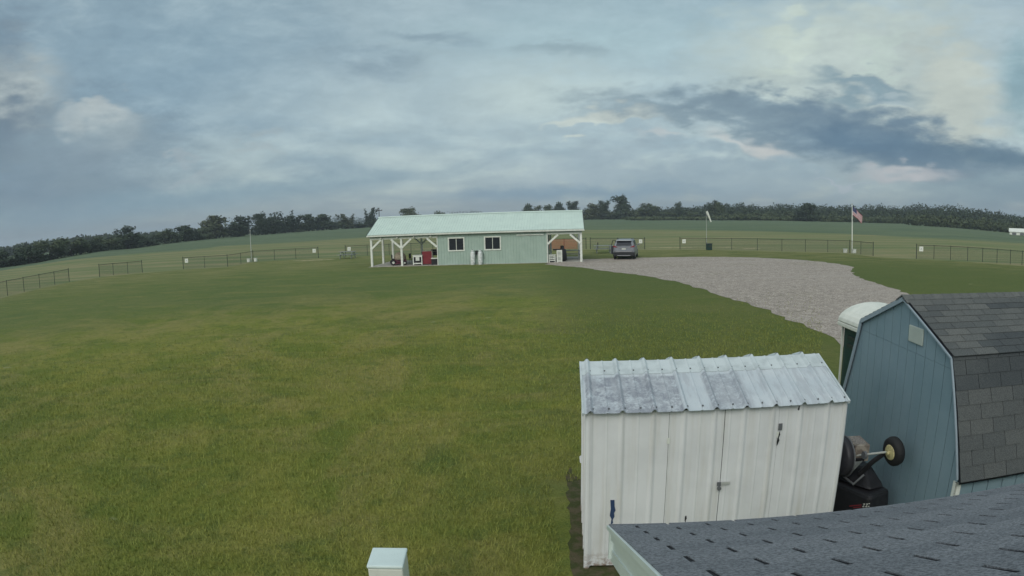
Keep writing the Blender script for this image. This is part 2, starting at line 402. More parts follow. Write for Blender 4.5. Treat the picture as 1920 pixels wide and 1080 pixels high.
def ring(name, d0, d1, n, m, power=1.):
    mb = MB(); vs = []; fs = []; na = len(azs)
    for i in range(n+1):
        t = (i/n)**power
        for j, a in enumerate(azs):
            D = d0[j]+(d1[j]-d0[j])*t
            x, y = D*math.sin(a), D*math.cos(a); vs.append((x, y, gz(D*math.sin(AC[j]), D*math.cos(AC[j])) if D > 25 else 0))
    for i in range(n):
        for j in range(na):
            k = (j+1) % na; fs.append((i*na+j, i*na+k, (i+1)*na+k, (i+1)*na+j))
    mb.raw(vs, [f[::-1] for f in fs]); o = mb.build(name, m, smooth=True); return tag(o, kind='structure')
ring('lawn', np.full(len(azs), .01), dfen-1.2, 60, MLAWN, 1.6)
ring('mown_field', dfen-1.2, dnear, 14, MMOWN)
ring('crop_field', dnear, dfar, 18, MCROP)
ring('distant_fields', dfar, np.full(len(azs), 3200.), 12, MCROP, 2.)

def sheet(name, outline, z, m, jit=.0, step=.5):
    pts = []
    for i, a in enumerate(outline):
        b = outline[(i+1) % len(outline)]; a, b = Vector(a[:2]), Vector(b[:2]); n = max(1, int((b-a).length/step))
        for k in range(n):
            p = a.lerp(b, k/n); pts.append((p.x+random.uniform(-jit, jit), p.y+random.uniform(-jit, jit)))
    me = bpy.data.meshes.new(name); import bmesh
    bm = bmesh.new(); vs = [bm.verts.new((x, y, z)) for x, y in pts]; f = bm.faces.new(vs)
    if f.normal.z < 0: f.normal_flip()
    bmesh.ops.triangulate(bm, faces=[f]); bm.to_mesh(me); bm.free()
    me.materials.append(m); o = bpy.data.objects.new(name, me); COL.objects.link(o); return tag(o, kind='structure')
gp = [ground(*p) for p in [(1022, 495.5), (1040, 497.5), (1085, 501), (1130, 507.5), (1200, 516), (1262, 527), (1330, 546), (1400, 569), (1450, 586), (1500, 608), (1560, 635), (1600, 656)]]
gp += [Vector((9.5, 9.6, 0)), Vector((16, 9, 0)), Vector((26, 12, 0)), Vector((40, 14, 0)), Vector((40, 17, 0)), Vector((24, 17.5, 0))]
gp += [ground(*p) for p in [(1740, 563), (1690, 547), (1640, 530), (1606, 518), (1597, 509), (1602, 501), (1570, 495), (1540, 491), (1480, 486), (1400, 482.5), (1300, 481.5), (1192, 483.5), (1100, 486), (1040, 488)]]
sheet('gravel_lot', gp, .008, MGRAVEL, .17, .5)
sheet('dirt_patch', [(.72, 5.15), (.56, 5.3), (.55, 5.9), (.61, 6.6), (.66, 7.5), (.75, 8.1), (.92, 7.6), (.9, 5.6), (1.6, 5.3), (1.6, 4.8), (1.1, 4.9)], .005, MDIRT, .04, .12)

MTANB = mat('dry_bare_ground', s3((168, 158, 126)), .95, noise=(s3((128, 130, 88)), 1.6, .4, .6), spec=.1)
for q_ in ([(1212, 464), (1238, 462.3), (1262, 460.5), (1292, 462), (1320, 463), (1290, 464.6), (1256, 465.6), (1235, 464.6)], [(1335, 463.6), (1370, 462.8), (1384, 463.8), (1352, 464.6)], [(1380, 466.6), (1420, 465.6), (1428, 466.8), (1398, 467.8)], [(548, 489), (590, 487), (622, 486), (630, 486.8), (600, 488.4), (566, 490)]):
    sheet('bare_patch', [ground(*p) for p in q_], .03, MTANB, .12, .6)
# ------------------------------------------------------------------ lawn blades close to the camera
def grass_blades(n):
    u = RNG.random(n); D = 3.6+(u**1.7)*13+np.abs(RNG.normal(size=n))*4*u; a = RNG.uniform(rad(-54), rad(30), n)
    x, y = D*np.sin(a), D*np.cos(a)
    keep = ~((x > .45) & (y < 7.6)) ; x, y, D = x[keep], y[keep], D[keep]; n = len(x)
    hh = RNG.uniform(.03, .075, n); ww = .0035*(.7+D*.16); t = RNG.uniform(0, 6.28, n); l = RNG.uniform(0, .05, n); t2 = RNG.uniform(0, 6.28, n)
    co = np.zeros((n, 3, 3)); co[:, 0] = np.stack([x-np.cos(t)*ww, y-np.sin(t)*ww, np.zeros(n)-.003], 1)
    co[:, 1] = np.stack([x+np.cos(t)*ww, y+np.sin(t)*ww, np.zeros(n)-.003], 1); co[:, 2] = np.stack([x+np.cos(t2)*l, y+np.sin(t2)*l, hh], 1)
    me = bpy.data.meshes.new('grass'); me.vertices.add(n*3); me.vertices.foreach_set('co', co.ravel())
    me.loops.add(n*3); me.loops.foreach_set('vertex_index', np.arange(n*3)); me.polygons.add(n)
    me.polygons.foreach_set('loop_start', np.arange(n)*3); me.polygons.foreach_set('loop_total', np.full(n, 3)); me.update(); me.validate()
    def gb(q, oc, c, bs): 
        g = lawn_build(q, oc, c, bs); return q.mix(.45, q.mix(1., g, (1.15, 1.15, 1.1), 'MULTIPLY'), s3((142, 148, 76)))
    me.materials.append(mat('grass_blades', (.1, .12, .03), .7, spec=.2, build=gb))
    o = bpy.data.objects.new('grass', me); COL.objects.link(o); tag(o, 'short mown grass blades covering the lawn in front', 'grass', kind='stuff')
grass_blades(150000)

# ------------------------------------------------------------------ chain link fence runs
FL = {'A': 'chain link fence run at the left edge, farthest down the slope', 'B': 'short free-standing fence panel of three bays left of the bare white pole',
 'C': 'chain link fence run passing the bare white pole', 'D': 'chain link fence run behind the green pavilion', 'E': 'short chain link fence behind the parked suv',
 'F': 'long chain link fence run between the green bin and the flagpole corner', 'G': 'chain link fence run at the right edge beyond the flagpole'}
FH = 1.2
def fence(key):
    P = [ground(*p) for p in FB[key]]; o0 = P[0]
    root = empty('chain_link_fence', o0, 0, FL[key], 'fence', 'chain link fences along the flying field')
    L = [p-o0 for p in P]
    for i, p in enumerate(L):
        end = i in (0, len(L)-1) or (key == 'C' and i in (2, 4)) or (key == 'F' and i == 7)
        mb = MB(); mb.tube([p, p+Vector((0, 0, FH+(.06 if end else .0)))], .036 if end else .026, 6)
        mb.lathe([(.045, 0), (.04, .04), (.005, .06)], p+Vector((0, 0, FH+(.06 if end else 0))), 6)
        mb.build('post', MFENCE, root)
    r = MB(); r.tube([p+Vector((0, 0, FH)) for p in L], .024, 6); r.build('top_rail', MFENCE, root)
    m = MB(); sp_ = .075; t = .0045; z0, z1 = .04, FH-.03
    for a, b in zip(L[:-1], L[1:]):
        d = b-a; ln = d.length; d = d.normalized(); n = Vector((-d.y, d.x, 0)).normalized()*.002
        hgt = z1-z0; k = -hgt
        while k < ln:
            for sg in (1, -1):
                s0, s1 = (k, k+hgt) if sg == 1 else (k+hgt, k)
                def at(s): return (0. if s1 == s0 else (s-s0)/(s1-s0))
                lo, hi = max(0, min(s0, s1)), min(ln, max(s0, s1))
                if hi-lo > .01:
                    A = a+d*lo+Vector((0, 0, z0+hgt*at(lo))); Bq = a+d*hi+Vector((0, 0, z0+hgt*at(hi)))
                    e = Vector((0, 0, t*.7)); off = n*sg
                    m.quad(A-e+off, Bq-e+off, Bq+e+off, A+e+off)
            k += sp_
    m.build('wire_mesh', MFMESH, root)
    return P
FP = {k: fence(k) for k in FB}
def fence_sign(key, t, label):
    P = FP[key]; i = 0 if t >= 0 else len(P)-2
    a, b = P[i], P[i+1]; d = (b-a).normalized()
    p = (a+d*.45) if t >= 0 else (b-d*.45)
    rz = math.atan2(d.y, d.x); n = Vector((d.y, -d.x, 0))
    root = empty('fence_sign', p+n*.05+Vector((0, 0, .66)), rz, label, 'sign', 'white signs on the chain link fence')
    MB().box(-.19, -.008, 0, .19, .008, .42).build('sign_panel', MWHITE2, root)
    q = MB(); q.box(-.06, -.012, .2, .05, -.0085, .225); q.box(-.09, -.012, .15, .08, -.0085, .165); q.box(-.03, -.012, .25, .03, -.0085, .30); q.build('sign_mark', MGREY, root)
fence_sign('C', 1, 'white square sign on the left end of the fence run by the bare pole')
fence_sign('C', -1, 'white square sign on the right end of the fence run by the bare pole')
fence_sign('D', 1, 'white square sign on the fence just behind the outdoor picnic table')
fence_sign('E', -1, 'white square sign on the fence just right of the suv')
fence_sign('F', 1, 'white square sign on the fence left of the green bin')
fence_sign('G', 1, 'white square sign on the fence run at the right edge')

# ------------------------------------------------------------------ poles, flag, windsock, bins
def base_box(p, label):
    root = empty('equipment_box', p, 0, label, 'box')
    MB().box(-.17, -.14, 0, .17, .14, .34).build('body', MWHITE2, root, bevel=.02)
    MB().box(-.19, -.16, .342, .19, .16, .40).build('lid', MWHITE, root, bevel=.01)
pl = ground(475, 490.5)+Vector((-.12, -.2, 0))
o = empty('bare_pole', pl, 0, 'bare white pole standing at the left corner of the fence', 'pole')
MB().tube([(0, 0, 0), (0, 0, 3.6)], [.05, .035], 8).build('shaft', MGALV, o); MB().lathe([(.05, 3.6), (.06, 3.63), (.02, 3.68)], (0, 0, 0), 8).build('cap', MWHITE2, o)
base_box(pl+Vector((-.25, -.3, 0)), 'white box left of the foot of the bare pole'); base_box(pl+Vector((.42, .2, 0)), 'white box right of the foot of the bare pole')
fp = ground(1595, 474)+Vector((0, -.25, 0))
a_, e_ = azel(1602, 384); fd = math.hypot(fp.x, fp.y); FHt = CAMH+fd*math.tan(e_)-fp.z
o = empty('flagpole', fp, 0, 'tall white flagpole flying a flag at the right fence corner', 'flagpole')
MB().tube([(0, 0, 0), (.0, 0, FHt*.5), (.0, 0, FHt)], [.06, .05, .035], 8).build('shaft', MWHITE2, o)
MB().lathe([(.01, FHt), (.06, FHt+.03), (.07, FHt+.08), (.03, FHt+.14)], (0, 0, 0), 10).build('finial', MGALV, o)
base_box(fp+Vector((.05, -.32, 0)), 'white box at the foot of the flagpole'); base_box(fp+Vector((-.5, .5, 0)), 'white box behind the fence corner left of the flagpole')
# flag: hangs and blows to the right, drooping
MFR = mat('flag_red', (.40, .05, .07), .8); MFW = mat('flag_white', (.62, .62, .64), .8); MFB = mat('flag_blue', (.03, .04, .14), .8)
def flag(p, Wd, Hd):
    mb = MB(); nx, nz = 26, 13
    def pt(i, j, off=0):
        s = i/nx; z = (1-j/nz)*Hd
        x = s*Wd*.86; droop = -(s**1.2)*Wd*.62; return (x, .09*math.sin(s*9+z*2)*s+off, z*(1-.1*s)+droop-Hd)
    for j in range(nz):
        for i in range(nx):
            mb.k = 2 if (i < nx*.4 and j < 7) else (0 if j % 2 == 0 else 1)
            mb.quad(pt(i, j+1), pt(i+1, j+1), pt(i+1, j), pt(i, j))
    mb.k = 1
    for r_ in range(9):
        for c_ in range(6 if r_ % 2 == 0 else 5):
            ci = (c_+(.5 if r_ % 2 == 0 else 1))*nx*.4/6; cj = (r_+.5)*7/9
            for off in (-.012, .012): mb.quad(pt(ci-.22, cj, off), pt(ci, cj+.22, off), pt(ci+.22, cj, off), pt(ci, cj-.22, off))
    o = mb.build('flag', [MFR, MFW, MFB]); o.location = p; return tag(o, 'american flag with stars and stripes drooping from the white flagpole', 'flag')
flag(fp+Vector((.05, 0, FHt-.15)), 1.35, .85)
wp = ground(1326, 467.5)+Vector((.2, .8, 0)); a_, e_ = azel(1331, 397); WH = CAMH+math.hypot(wp.x, wp.y)*math.tan(e_)-wp.z
o = empty('windsock_pole', wp, 0, 'thin pole with a limp white windsock behind the green bin', 'windsock')
MB().tube([(0, 0, 0), (0, 0, WH)], [.03, .018], 6).build('shaft', MGALV, o)
d_ = Vector((.42, 0, -1)).normalized(); s0 = Vector((.06, 0, WH+.05))
MB().tube([s0, s0+d_*.4, s0+d_*.8, s0+d_*1.25], [.13, .12, .10, .08], 12, False).build('windsock', MWHITE2, o, smooth=True)
MB().lathe([(.13, -.01), (.145, 0), (.13, .01)], tuple(s0), 12).build('ring', MGALV, o)
def bin_(p, label):
    o = empty('litter_bin', p, 0, label, 'bin')
    MB().box(-.26, -.26, 0, .26, .26, .62).build('body', MGREENP, o, bevel=.03)
    MB().box(-.29, -.29, .623, .29, .29, .70).build('lid', MBLACKP, o, bevel=.03)
    MB().box(-.2, -.275, .3, .2, -.2605, .5).build('panel', MFENCE, o)
bin_(ground(1328, 468.5)+Vector((0, -.3, 0)), 'dark green bin standing at the fence below the windsock')

def picnic_table(p, rz, label):
    o = empty('picnic_table', p, rz, label, 'picnic table', 'picnic tables')
    mb = MB()
    for k in range(5): mb.box(-.92, -.37+k*.15, .72, .92, -.37+k*.15+.14, .76)
    mb.build('tabletop', MWOODGREY, o)
    for s in (-1, 1):
        b = MB()
        for k in range(2): b.box(-.92, s*.72-.14+k*.145, .43, .92, s*.72-.005+k*.145, .465)
        b.build('bench', MWOODGREY, o)
    for sx_ in (-.65, .65):
        for s in (-1, 1): MB().bar((sx_, s*.28, .72), (sx_, s*.66, 0), .05, .09).build('leg', MWOODGREY, o)
        MB().box(sx_+.026, -.8, .36, sx_+.066, .8, .43).build('crossbeam', MWOODGREY, o)
        MB().box(sx_+.026, -.34, .655, sx_+.066, .34, .719).build('top_batten', MWOODGREY, o)
picnic_table(ground(652, 484.5), rad(-5), 'grey picnic table out on the grass left of the pavilion')

# ------------------------------------------------------------------ green pavilion
BR = rad(-4.989)
pav = empty('pavilion_building', (-11.775, 49.282, 0), BR, 'long pale green metal building with open white-posted bays at both ends', 'building')
BL, BD, EZ, RZ = 17.56, 6.6, 2.74, 4.12
def wl(x, y, z=0):  # pavilion local to world
    return Vector((-11.775+x*math.cos(BR)-y*math.sin(BR), 49.282+x*math.sin(BR)+y*math.cos(BR), z))
MB().box(-.15, -.15, -.1, BL+.15, BD+.15, .03).build('slab', MCONC, pav)
def siding(name, a, b, z0, z1, parent, m, holes=(), step=.2286, inward=.05, prof=.03, top=None):
    """ribbed steel wall from a to b (local xy)"""
    a, b = Vector((*a, 0)), Vector((*b, 0)); d = (b-a); ln = d.length; d = d.normalized(); n = Vector((d.y, -d.x, 0))
    xs = [0.]; k = 0
    while k*step < ln:
        for t in (0, .16, .2, .3, .34): 
            v = (k+t)*step
            if 0 < v < ln: xs.append(v)
        k += 1
    xs.append(ln)
    for h0, h1, _, _ in holes: xs += [h0, h1]
    xs = sorted(set(xs))
    def pr(x): 
        t = (x/step) % 1.; t = 0. if t > .999 else t
        if t < .16: return 0
        if t < .2: return prof*(t-.16)/.04
        if t < .3: return prof
        if t < .34: return prof*(.34-t)/.04
        return 0
    mb = MB()
    for x0, x1 in zip(xs[:-1], xs[1:]):
        if x1-x0 < 1e-5: continue
        p0, p1 = a+d*x0+n*pr(x0), a+d*x1+n*pr(x1-1e-6)
        t0, t1 = (top(x0), top(x1)) if top else (z1, z1)
        segs = [(z0, None)]
        hs = [h for h in holes if h[0]-1e-6 <= x0 and x1 <= h[1]+1e-6]
        if hs: rng = [((z0, z0), (hs[0][2],)*2), ((hs[0][3],)*2, (t0, t1))]
        else: rng = [((z0, z0), (t0, t1))]
        for (l0, l1), (u0, u1) in rng:
            mb.quad(p0+Vector((0, 0, l0)), p1+Vector((0, 0, l1)), p1+Vector((0, 0, u1)), p0+Vector((0, 0, u0)))
    return mb.build(name, m, parent)
W0, W1 = 5.80, 14.76
wins = [(6.78, 7.96, 1.22, 2.16), (9.76, 10.94, 1.22, 2.16)]
wall = siding('front_wall', (W0, 0), (W1, 0), .02, EZ-.06, pav, MGRNWALL, [(a-W0, b-W0, c, d) for a, b, c, d in wins])
siding('back_wall', (W1, BD), (W0, BD), .02, EZ-.06, pav, MGRNWALL)
rise = lambda y: EZ-.06+(RZ-EZ-.02)*(1-abs(y-BD/2)/(BD/2))
siding('side_wall', (W0, BD), (W0, 0), .02, 0, pav, MGRNWALL, top=rise)
siding('side_wall', (W1, 0), (W1, BD), .02, 0, pav, MGRNWALL, top=rise)
for a, b, c, d in wins:
    wn = MB()
    for x0, z0, x1, z1 in ((a-.1, c-.1, b+.1, c), (a-.1, d, b+.1, d+.1), (a-.1, c, a, d), (b, c, b+.1, d)): wn.box(x0, -.055, z0, x1, .03, z1)
    wf = wn.build('window', MWHITE2, pav, bevel=.008)
    mid = (a+b)/2; MB().box(mid-.022, -.03, c, mid+.022, .02, d).build('mullion', MWHITE, wf)
    for x0, x1 in ((a, mid-.022), (mid+.022, b)): MB().box(x0, -.004, c, x1, .004, d).build('pane', MGLASS, wf)
# black sheet behind the panes, its colour stands in for the unlit interior
MB().box(W0+.05, .5, .04, W1-.05, .55, 2.4).build('dark_interior_sheet', MDARK, pav)
MB().box(12.30, -.075, 2.26, 14.50, -.03, 2.33).build('door_rail', MWHITE2, pav)
for x in (12.6, 13.4, 14.2): MB().box(x-.03, -.1, 2.2, x+.03, -.0765, 2.30).build('rail_bracket', MGALV, pav)
MB().box(W0-.05, -.035, .02, W0+.03, .06, EZ-.1).build('corner_trim', MWHITE, pav)
MB().box(W1-.03, -.035, .02, W1+.05, .06, EZ-.1).build('corner_trim', MWHITE, pav)
# roof
OH, OE = .26, .2
def steel_roof(name, y0, z0, y1, z1, x0, x1, m, parent, step=.2286, prof=.022):
    mb = MB(); xs = []; k = 0
    while x0+k*step < x1:
        for t, h in ((0, 0), (.16, 0), (.2, prof), (.3, prof), (.34, 0)):
            v = x0+(k+t)*step
            if v < x1: xs.append((v, h))
        k += 1
    xs.append((x1, 0))
    for (a, ha), (b, hb) in zip(xs[:-1], xs[1:]):
        mb.quad((a, y0, z0+ha), (b, y0, z0+hb), (b, y1, z1+hb), (a, y1, z1+ha))
    mb.quad((x0, y1, z1-.03), (x1, y1, z1-.03), (x1, y0, z0-.03), (x0, y0, z0-.03))
    return mb.build(name, m, parent)
sl_ = (RZ-EZ)/(BD/2); ez = EZ-OH*sl_
rf = steel_roof('roof', -OH, ez+.05, BD/2, RZ+.05, -OE, BL+OE, MGRNROOF, pav)
steel_roof('roof', BD+OH, ez+.05, BD/2, RZ+.05, -OE, BL+OE, MGRNROOF, pav)
MB().prism([(0, BD/2-.18, RZ-.01), (0, BD/2, RZ+.095), (0, BD/2+.18, RZ-.01), (0, BD/2, RZ+.06)], (-OE, 0, .022), (BL+OE, 0, .022)).build('ridge_cap', MGRNROOF, pav)
for x in (-OE, BL+OE):
    for s in (0, 1):
        y0 = -OH if s == 0 else BD+OH
        MB().bar((x, y0, ez+.01), (x, BD/2, RZ+.01), .03, .14).build('rake_trim', MDARK, pav)
for y in (-OH-.02, BD+OH+.02): MB().box(-OE, y-.02, ez-.10, BL+OE, y+.02, ez+.02).build('fascia', MWHITE, pav)
MB().box(-OE+.01, -OH+.001, ez-.125, BL+OE-.01, -.03, ez-.101).build('soffit', MDARK, pav)
# gables over the open ends
for x in (.05, BL-.05):
    g = MB(); g.prism([(0, .0, EZ-.3), (0, BD, EZ-.3), (0, BD, EZ-.05), (0, BD/2, RZ-.06), (0, 0, EZ-.05)], (x-.03, 0, 0), (x+.03, 0, 0)); g.build('gable_panel', MGRNWALL, pav)
def post(x, y, z1=EZ-.1): MB().box(x-.085, y-.085, .031, x+.085, y+.085, z1).build('post', MWHITE2, pav, bevel=.006)
for x, y in ((.08, .08), (2.72, .08), (.08, 3.35), (.08, BD-.08), (2.9, BD-.08), (BL-.08, .08), (BL-.08, BD-.08), (BL-.08, 3.35), (W1+.14, BD-.08), (W0-.14, BD-.08)): post(x, y, EZ-.34)
for (xa, xb) in ((0, W0-.06), (W1+.06, BL)):
    MB().box(xa, 0, EZ-.46, xb, .04, EZ-.34).build('header_beam', MWHITE2, pav); MB().box(xa, BD-.04, EZ-.46, xb, BD, EZ-.34).build('header_beam', MWHITE, pav)
    MB().box(xa, .0, EZ-.34, xb, .05, EZ-.06).build('header_panel', MGRNWALL, pav)
def brace(x0, z0, x1, z1, y=.02): MB().bar((x0, y, z0), (x1, y, z1), .05, .15, up=(0, 0, 1)).build('knee_brace', MWHITE2, pav)
for x, sgs in ((.1, (1,)), (2.72, (-1, 1)), (W0-.02, (-1,)), (W1+.02, (1,)), (BL-.1, (-1,))):
    for s in sgs: brace(x+s*.02, 1.52, x+s*.86, EZ-.48, -.03)
for x, s in ((2.9, 1), (2.9, -1), (BL-.1, -1), (W0-.16, -1)): brace(x, 1.55, x+s*.8, EZ-.48, BD-.07)
for i in range(4):
    l = MB().lathe([(.02, .09), (.09, .05), (.10, 0), (.06, -.03)], (0, 0, 0), 10).build('beam_light', MWHITE2, pav); l.location = (1.0+i*1.42, -.10, EZ-.36)
# propane cylinders
def tank(p, label):
    o = empty('propane_cylinder', p, 0, label, 'gas cylinder', 'propane cylinders against the pavilion wall')
    MB().lathe([(.17, 0), (.17, .07), (.15, .08), (.185, .12), (.19, .2), (.19, .92), (.17, 1.0), (.10, 1.06), (.05, 1.08)], (0, 0, 0), 20).build('body', MTANK, o, smooth=True)
    MB().lathe([(.09, 1.075), (.10, 1.19), (.085, 1.20), (.08, 1.09)], (0, 0, 0), 14).build('collar', MTANK, o)
    MB().tube([(0, 0, 1.08), (0, 0, 1.22)], .022, 8).lathe([(.03, 1.2), (.035, 1.225), (.02, 1.24)], (0, 0, 0), 8).build('valve', MDARK, o)
    MB().tube([(.02, 0, 1.16), (.2, .05, 1.10), (.28, .14, .8), (.3, .2, .45)], .013, 6).build('hose', MDARK, o)
tank(wl(8.72, -.24), 'white propane cylinder against the green wall, left of the pair')
tank(wl(9.34, -.24), 'white propane cylinder against the green wall, right of the pair')
b_ = MB(); b_.box(-.1, -.03, -.16, .1, .03, .16); o = b_.build('gas_regulator', MDARK); o.location = wl(9.03, -.06, .98); o.rotation_euler = (0, 0, BR); tag(o, 'small dark regulator box on the wall between the propane cylinders', 'regulator')

# --- contents of the left bay
def T(p, label, cat, name, rz=0., group=None): return empty(name, p, BR+rz, label, cat, group)
o = T(wl(2.0, 1.3, .03), 'dark red riding mower under the left bay with a pale tan cover over it', 'lawn mower', 'riding_mower', rad(200))
MB().hexa([(-.75, -.32, .2), (.55, -.36, .2), (.55, .36, .2), (-.75, .32, .2), (-.7, -.26, .55), (.5, -.3, .45), (.5, .3, .45), (-.7, .26, .55)]).build('body', MDRED, o, bevel=.06)
c = MB(); c.lathe([(.02, 1.12), (.24, 1.08), (.42, .92), (.52, .70), (.53, .5), (.46, .44)], (-.2, 0, .0), 18); c.build('cover', MTAN, o, smooth=True)
MB().box(.1, -.22, .46, .5, .22, .56).box(.45, -.22, .56, .55, .22, .9).build('seat', MBLACKP, o, bevel=.03)
MB().lathe([(.17, -.02), (.18, 0), (.17, .02)], (-.1, 0, .98), 14).build('steering_wheel', MDARK, o)
MB().box(-.35, -.5, .1, .3, .5, .2).build('mower_deck', MDRED, o, bevel=.03)
for x, y, r in ((-.55, -.36, .17), (-.55, .36, .17), (.42, -.38, .24), (.42, .38, .24)):
    wh = MB().lathe([(r*.5, -.08), (r*.9, -.08), (r, -.05), (r, .05), (r*.9, .08), (r*.5, .08)], (x, y, r), 18, 'y').build('wheel', MRUBBER, o, smooth=True)
    MB().lathe([(r*.45, -.085), (r*.45, .085)], (x, y, r), 12, 'y').build('rim', MWHITE, wh)
def folding_table(p, label, m=MGREY, w_=1.5, d_=.6, hgt=.74, rz=0):
    o = T(p, label, 'table', 'folding_table', rz); MB().box(-w_/2, -d_/2, hgt-.035, w_/2, d_/2, hgt).build('tabletop', m, o)
    for x in (-w_/2+.12, w_/2-.12):
        for y in (-d_/2+.06, d_/2-.06): MB().tube([(x, y, 0), (x, y, hgt-.036)], .018, 6).build('leg', MGREY, o)
folding_table(wl(3.9, 3.0, .03), 'dark folding table at the back of the left bay')
o = T(wl(3.05, 2.2, .03), 'dark chair beside the dark folding table in the left bay', 'chair', 'chair', rad(80))
MB().box(-.22, -.22, .42, .22, .22, .46).build('seat', MDARK, o); MB().box(-.22, .19, .5, .22, .22, .9).build('backrest', MDARK, o)
for x in (-.2, .2):
    for y in (-.2, .2): MB().tube([(x, y, 0), (x, y, .46 if y < 0 else .9)], .013, 6).build('leg', MGREY, o)
o = T(wl(3.95, .75, .03), 'white square framed cart with a dark opening, left of the red cabinet', 'cart', 'utility_cart')
f = MB()
for x in (-.4, .33): f.box(x, -.3, .02, x+.07, -.24, .80)
f.box(-.33, -.3, .10, .33, -.24, .19); f.box(-.33, -.3, .68, .33, -.24, .80); f.build('front_frame', MWHITE2, o)
MB().box(-.4, -.235, .08, .4, .3, .78).build('body', MBLACKP, o); MB().box(-.44, -.32, .803, .44, .32, .84).build('top', MWHITE, o)
MB().box(-.16, -.29, .36, .16, -.24, .68).build('cloth', MWHITE, o)
o = T(wl(4.75, .95, .03), 'red metal cabinet between the white cart and the pavilion wall', 'cabinet', 'tool_cabinet', rad(6))
MB().box(-.45, -.3, .06, .35, .3, 1.12).build('body', MRED, o, bevel=.01); MB().box(-.45, -.3, 1.123, .35, .3, 1.15).build('top', MCONC, o)
MB().box(.352, -.31, 0, .40, .31, 1.15).build('side_rail', MCONC, o); MB().box(-.5, -.26, .06, -.453, .26, 1.1).build('side_panel', MBLACKP, o)
for z in (.15, .4, .65, .88): MB().box(-.1, -.315, z, .3, -.3015, z+.2).build('drawer', MRED, o)
def grill(p, label, rz=0):
    o = T(p, label, 'grill', 'barbecue_grill', rz)
    MB().lathe([(.02, -.5), (.2, -.5), (.26, -.47), (.27, 0), (.26, .47), (.2, .5), (.02, .5)], (0, 0, .92), 16, 'x').build('barrel', MBLACKP, o, smooth=True)
    MB().box(-.5, -.42, .78, .5, -.27, .81).build('shelf', MGREY, o); MB().tube([(-.3, -.29, 1.0), (-.3, -.34, 1.03), (.3, -.34, 1.03), (.3, -.29, 1.0)], .012, 6).build('handle', MGALV, o)
    MB().tube([(.3, 0, 1.15), (.3, 0, 1.45)], .05, 8).build('chimney', MBLACKP, o)
    for x in (-.4, .4):
        for y in (-.2, .2): MB().bar((x*.9, y*.8, .75), (x, y, 0), .035).build('leg', MBLACKP, o)
grill(wl(5.15, 2.6, .03), 'black barrel grill under the left bay beside the green wall')
o = T(wl(5.45, .6, .03), 'black trunk with a pale shelf on top, right of the red cabinet', 'trunk', 'storage_trunk')
MB().box(-.3, -.25, 0, .3, .25, .46).build('body', MBLACKP, o, bevel=.01); MB().box(-.32, -.28, .50, .32, .3, .56).build('lid', MWHITE2, o)
o = MB().box(-.55, -.2, 0, .55, .2, .14).build('green_crate', MGREENP, bevel=.02); o.location = wl(4.3, 3.0, .772); o.rotation_euler = (0, 0, BR); tag(o, 'flat dark green crate lying on the dark folding table', 'crate')
# --- contents of the right bay
o = T(wl(15.13, .35, .03), 'low white slatted rack beside the wall of the right bay', 'rack', 'slatted_rack')
for z in (.12, .26, .40, .54): MB().box(-.27, -.25, z, .27, .25, z+.06).build('slat', MWHITE2, o)
for x in (-.26, .2):
    for y in (.26, -.30): MB().box(x, y, 0, x+.06, y+.04, .62).build('leg', MWHITE, o)
MB().box(-.24, -.22, .02, .24, .24, .11).build('base_box', MBLACKP, o)
o = T(wl(15.72, .25, .03), 'tall narrow white frame with two openings under the black grill', 'frame', 'white_frame_stand')
f = MB()
for x in (-.22, .14): f.box(x, -.2, 0, x+.08, -.13, .96)
for z in (.06, .44, .88): f.box(-.14, -.2, z, .14, -.13, z+.08)
f.build('front_frame', MWHITE2, o); MB().box(-.2, .1, 0, .2, .16, .96).build('back_frame', MWHITE, o)
for x in (-.22, .16): MB().box(x, -.128, .88, x+.06, .098, .95).build('side_rail', MWHITE, o)
o = T(wl(15.95, 1.3, .03), 'black kettle grill with a drooping black cover behind the white frame', 'grill', 'covered_grill')
MB().lathe([(.03, 1.28), (.12, 1.26), (.16, 1.18), (.14, 1.05), (.3, .95), (.36, .6), (.38, .1), (.36, .06)], (0, 0, 0), 14).build('cover', MBLACKP, o, smooth=True)
MB().box(-.75, -.3, .9, -.16, .3, 1.0).build('side_shelf', MBLACKP, o)
MB().tube([(.1, 0, .06), (.1, 0, 0)], .2, 10).build('base', MDARK, o)
picnic_table(wl(16.75, 3.6, .03), BR, 'blue grey picnic table on the slab of the right bay')
picnic_table(ground(1131, 474.5), BR, 'grey picnic table on the grass behind the suv, mostly hidden by it')
# orange netting on the fence
na, nb_ = FP['D'][-3]+Vector((.2, -.12, 0)), FP['D'][-1]+Vector((-.9, -.12, 0)); mb = MB(); d = nb_-na
for k in range(8):
    z = .12+k*.14; mb.bar(na+Vector((0, 0, z)), nb_+Vector((0, 0, z+.02*math.sin(k))),   .006, .02)
for k in range(int(d.length/.12)):
    p = na+d*(k*.12/d.length); mb.bar(p+Vector((0, 0, .1)), p+Vector((0, 0, 1.18)), .03, .008)
tag(mb.build('safety_netting', MORANGE), 'orange safety netting on the fence seen through the right bay', 'netting')

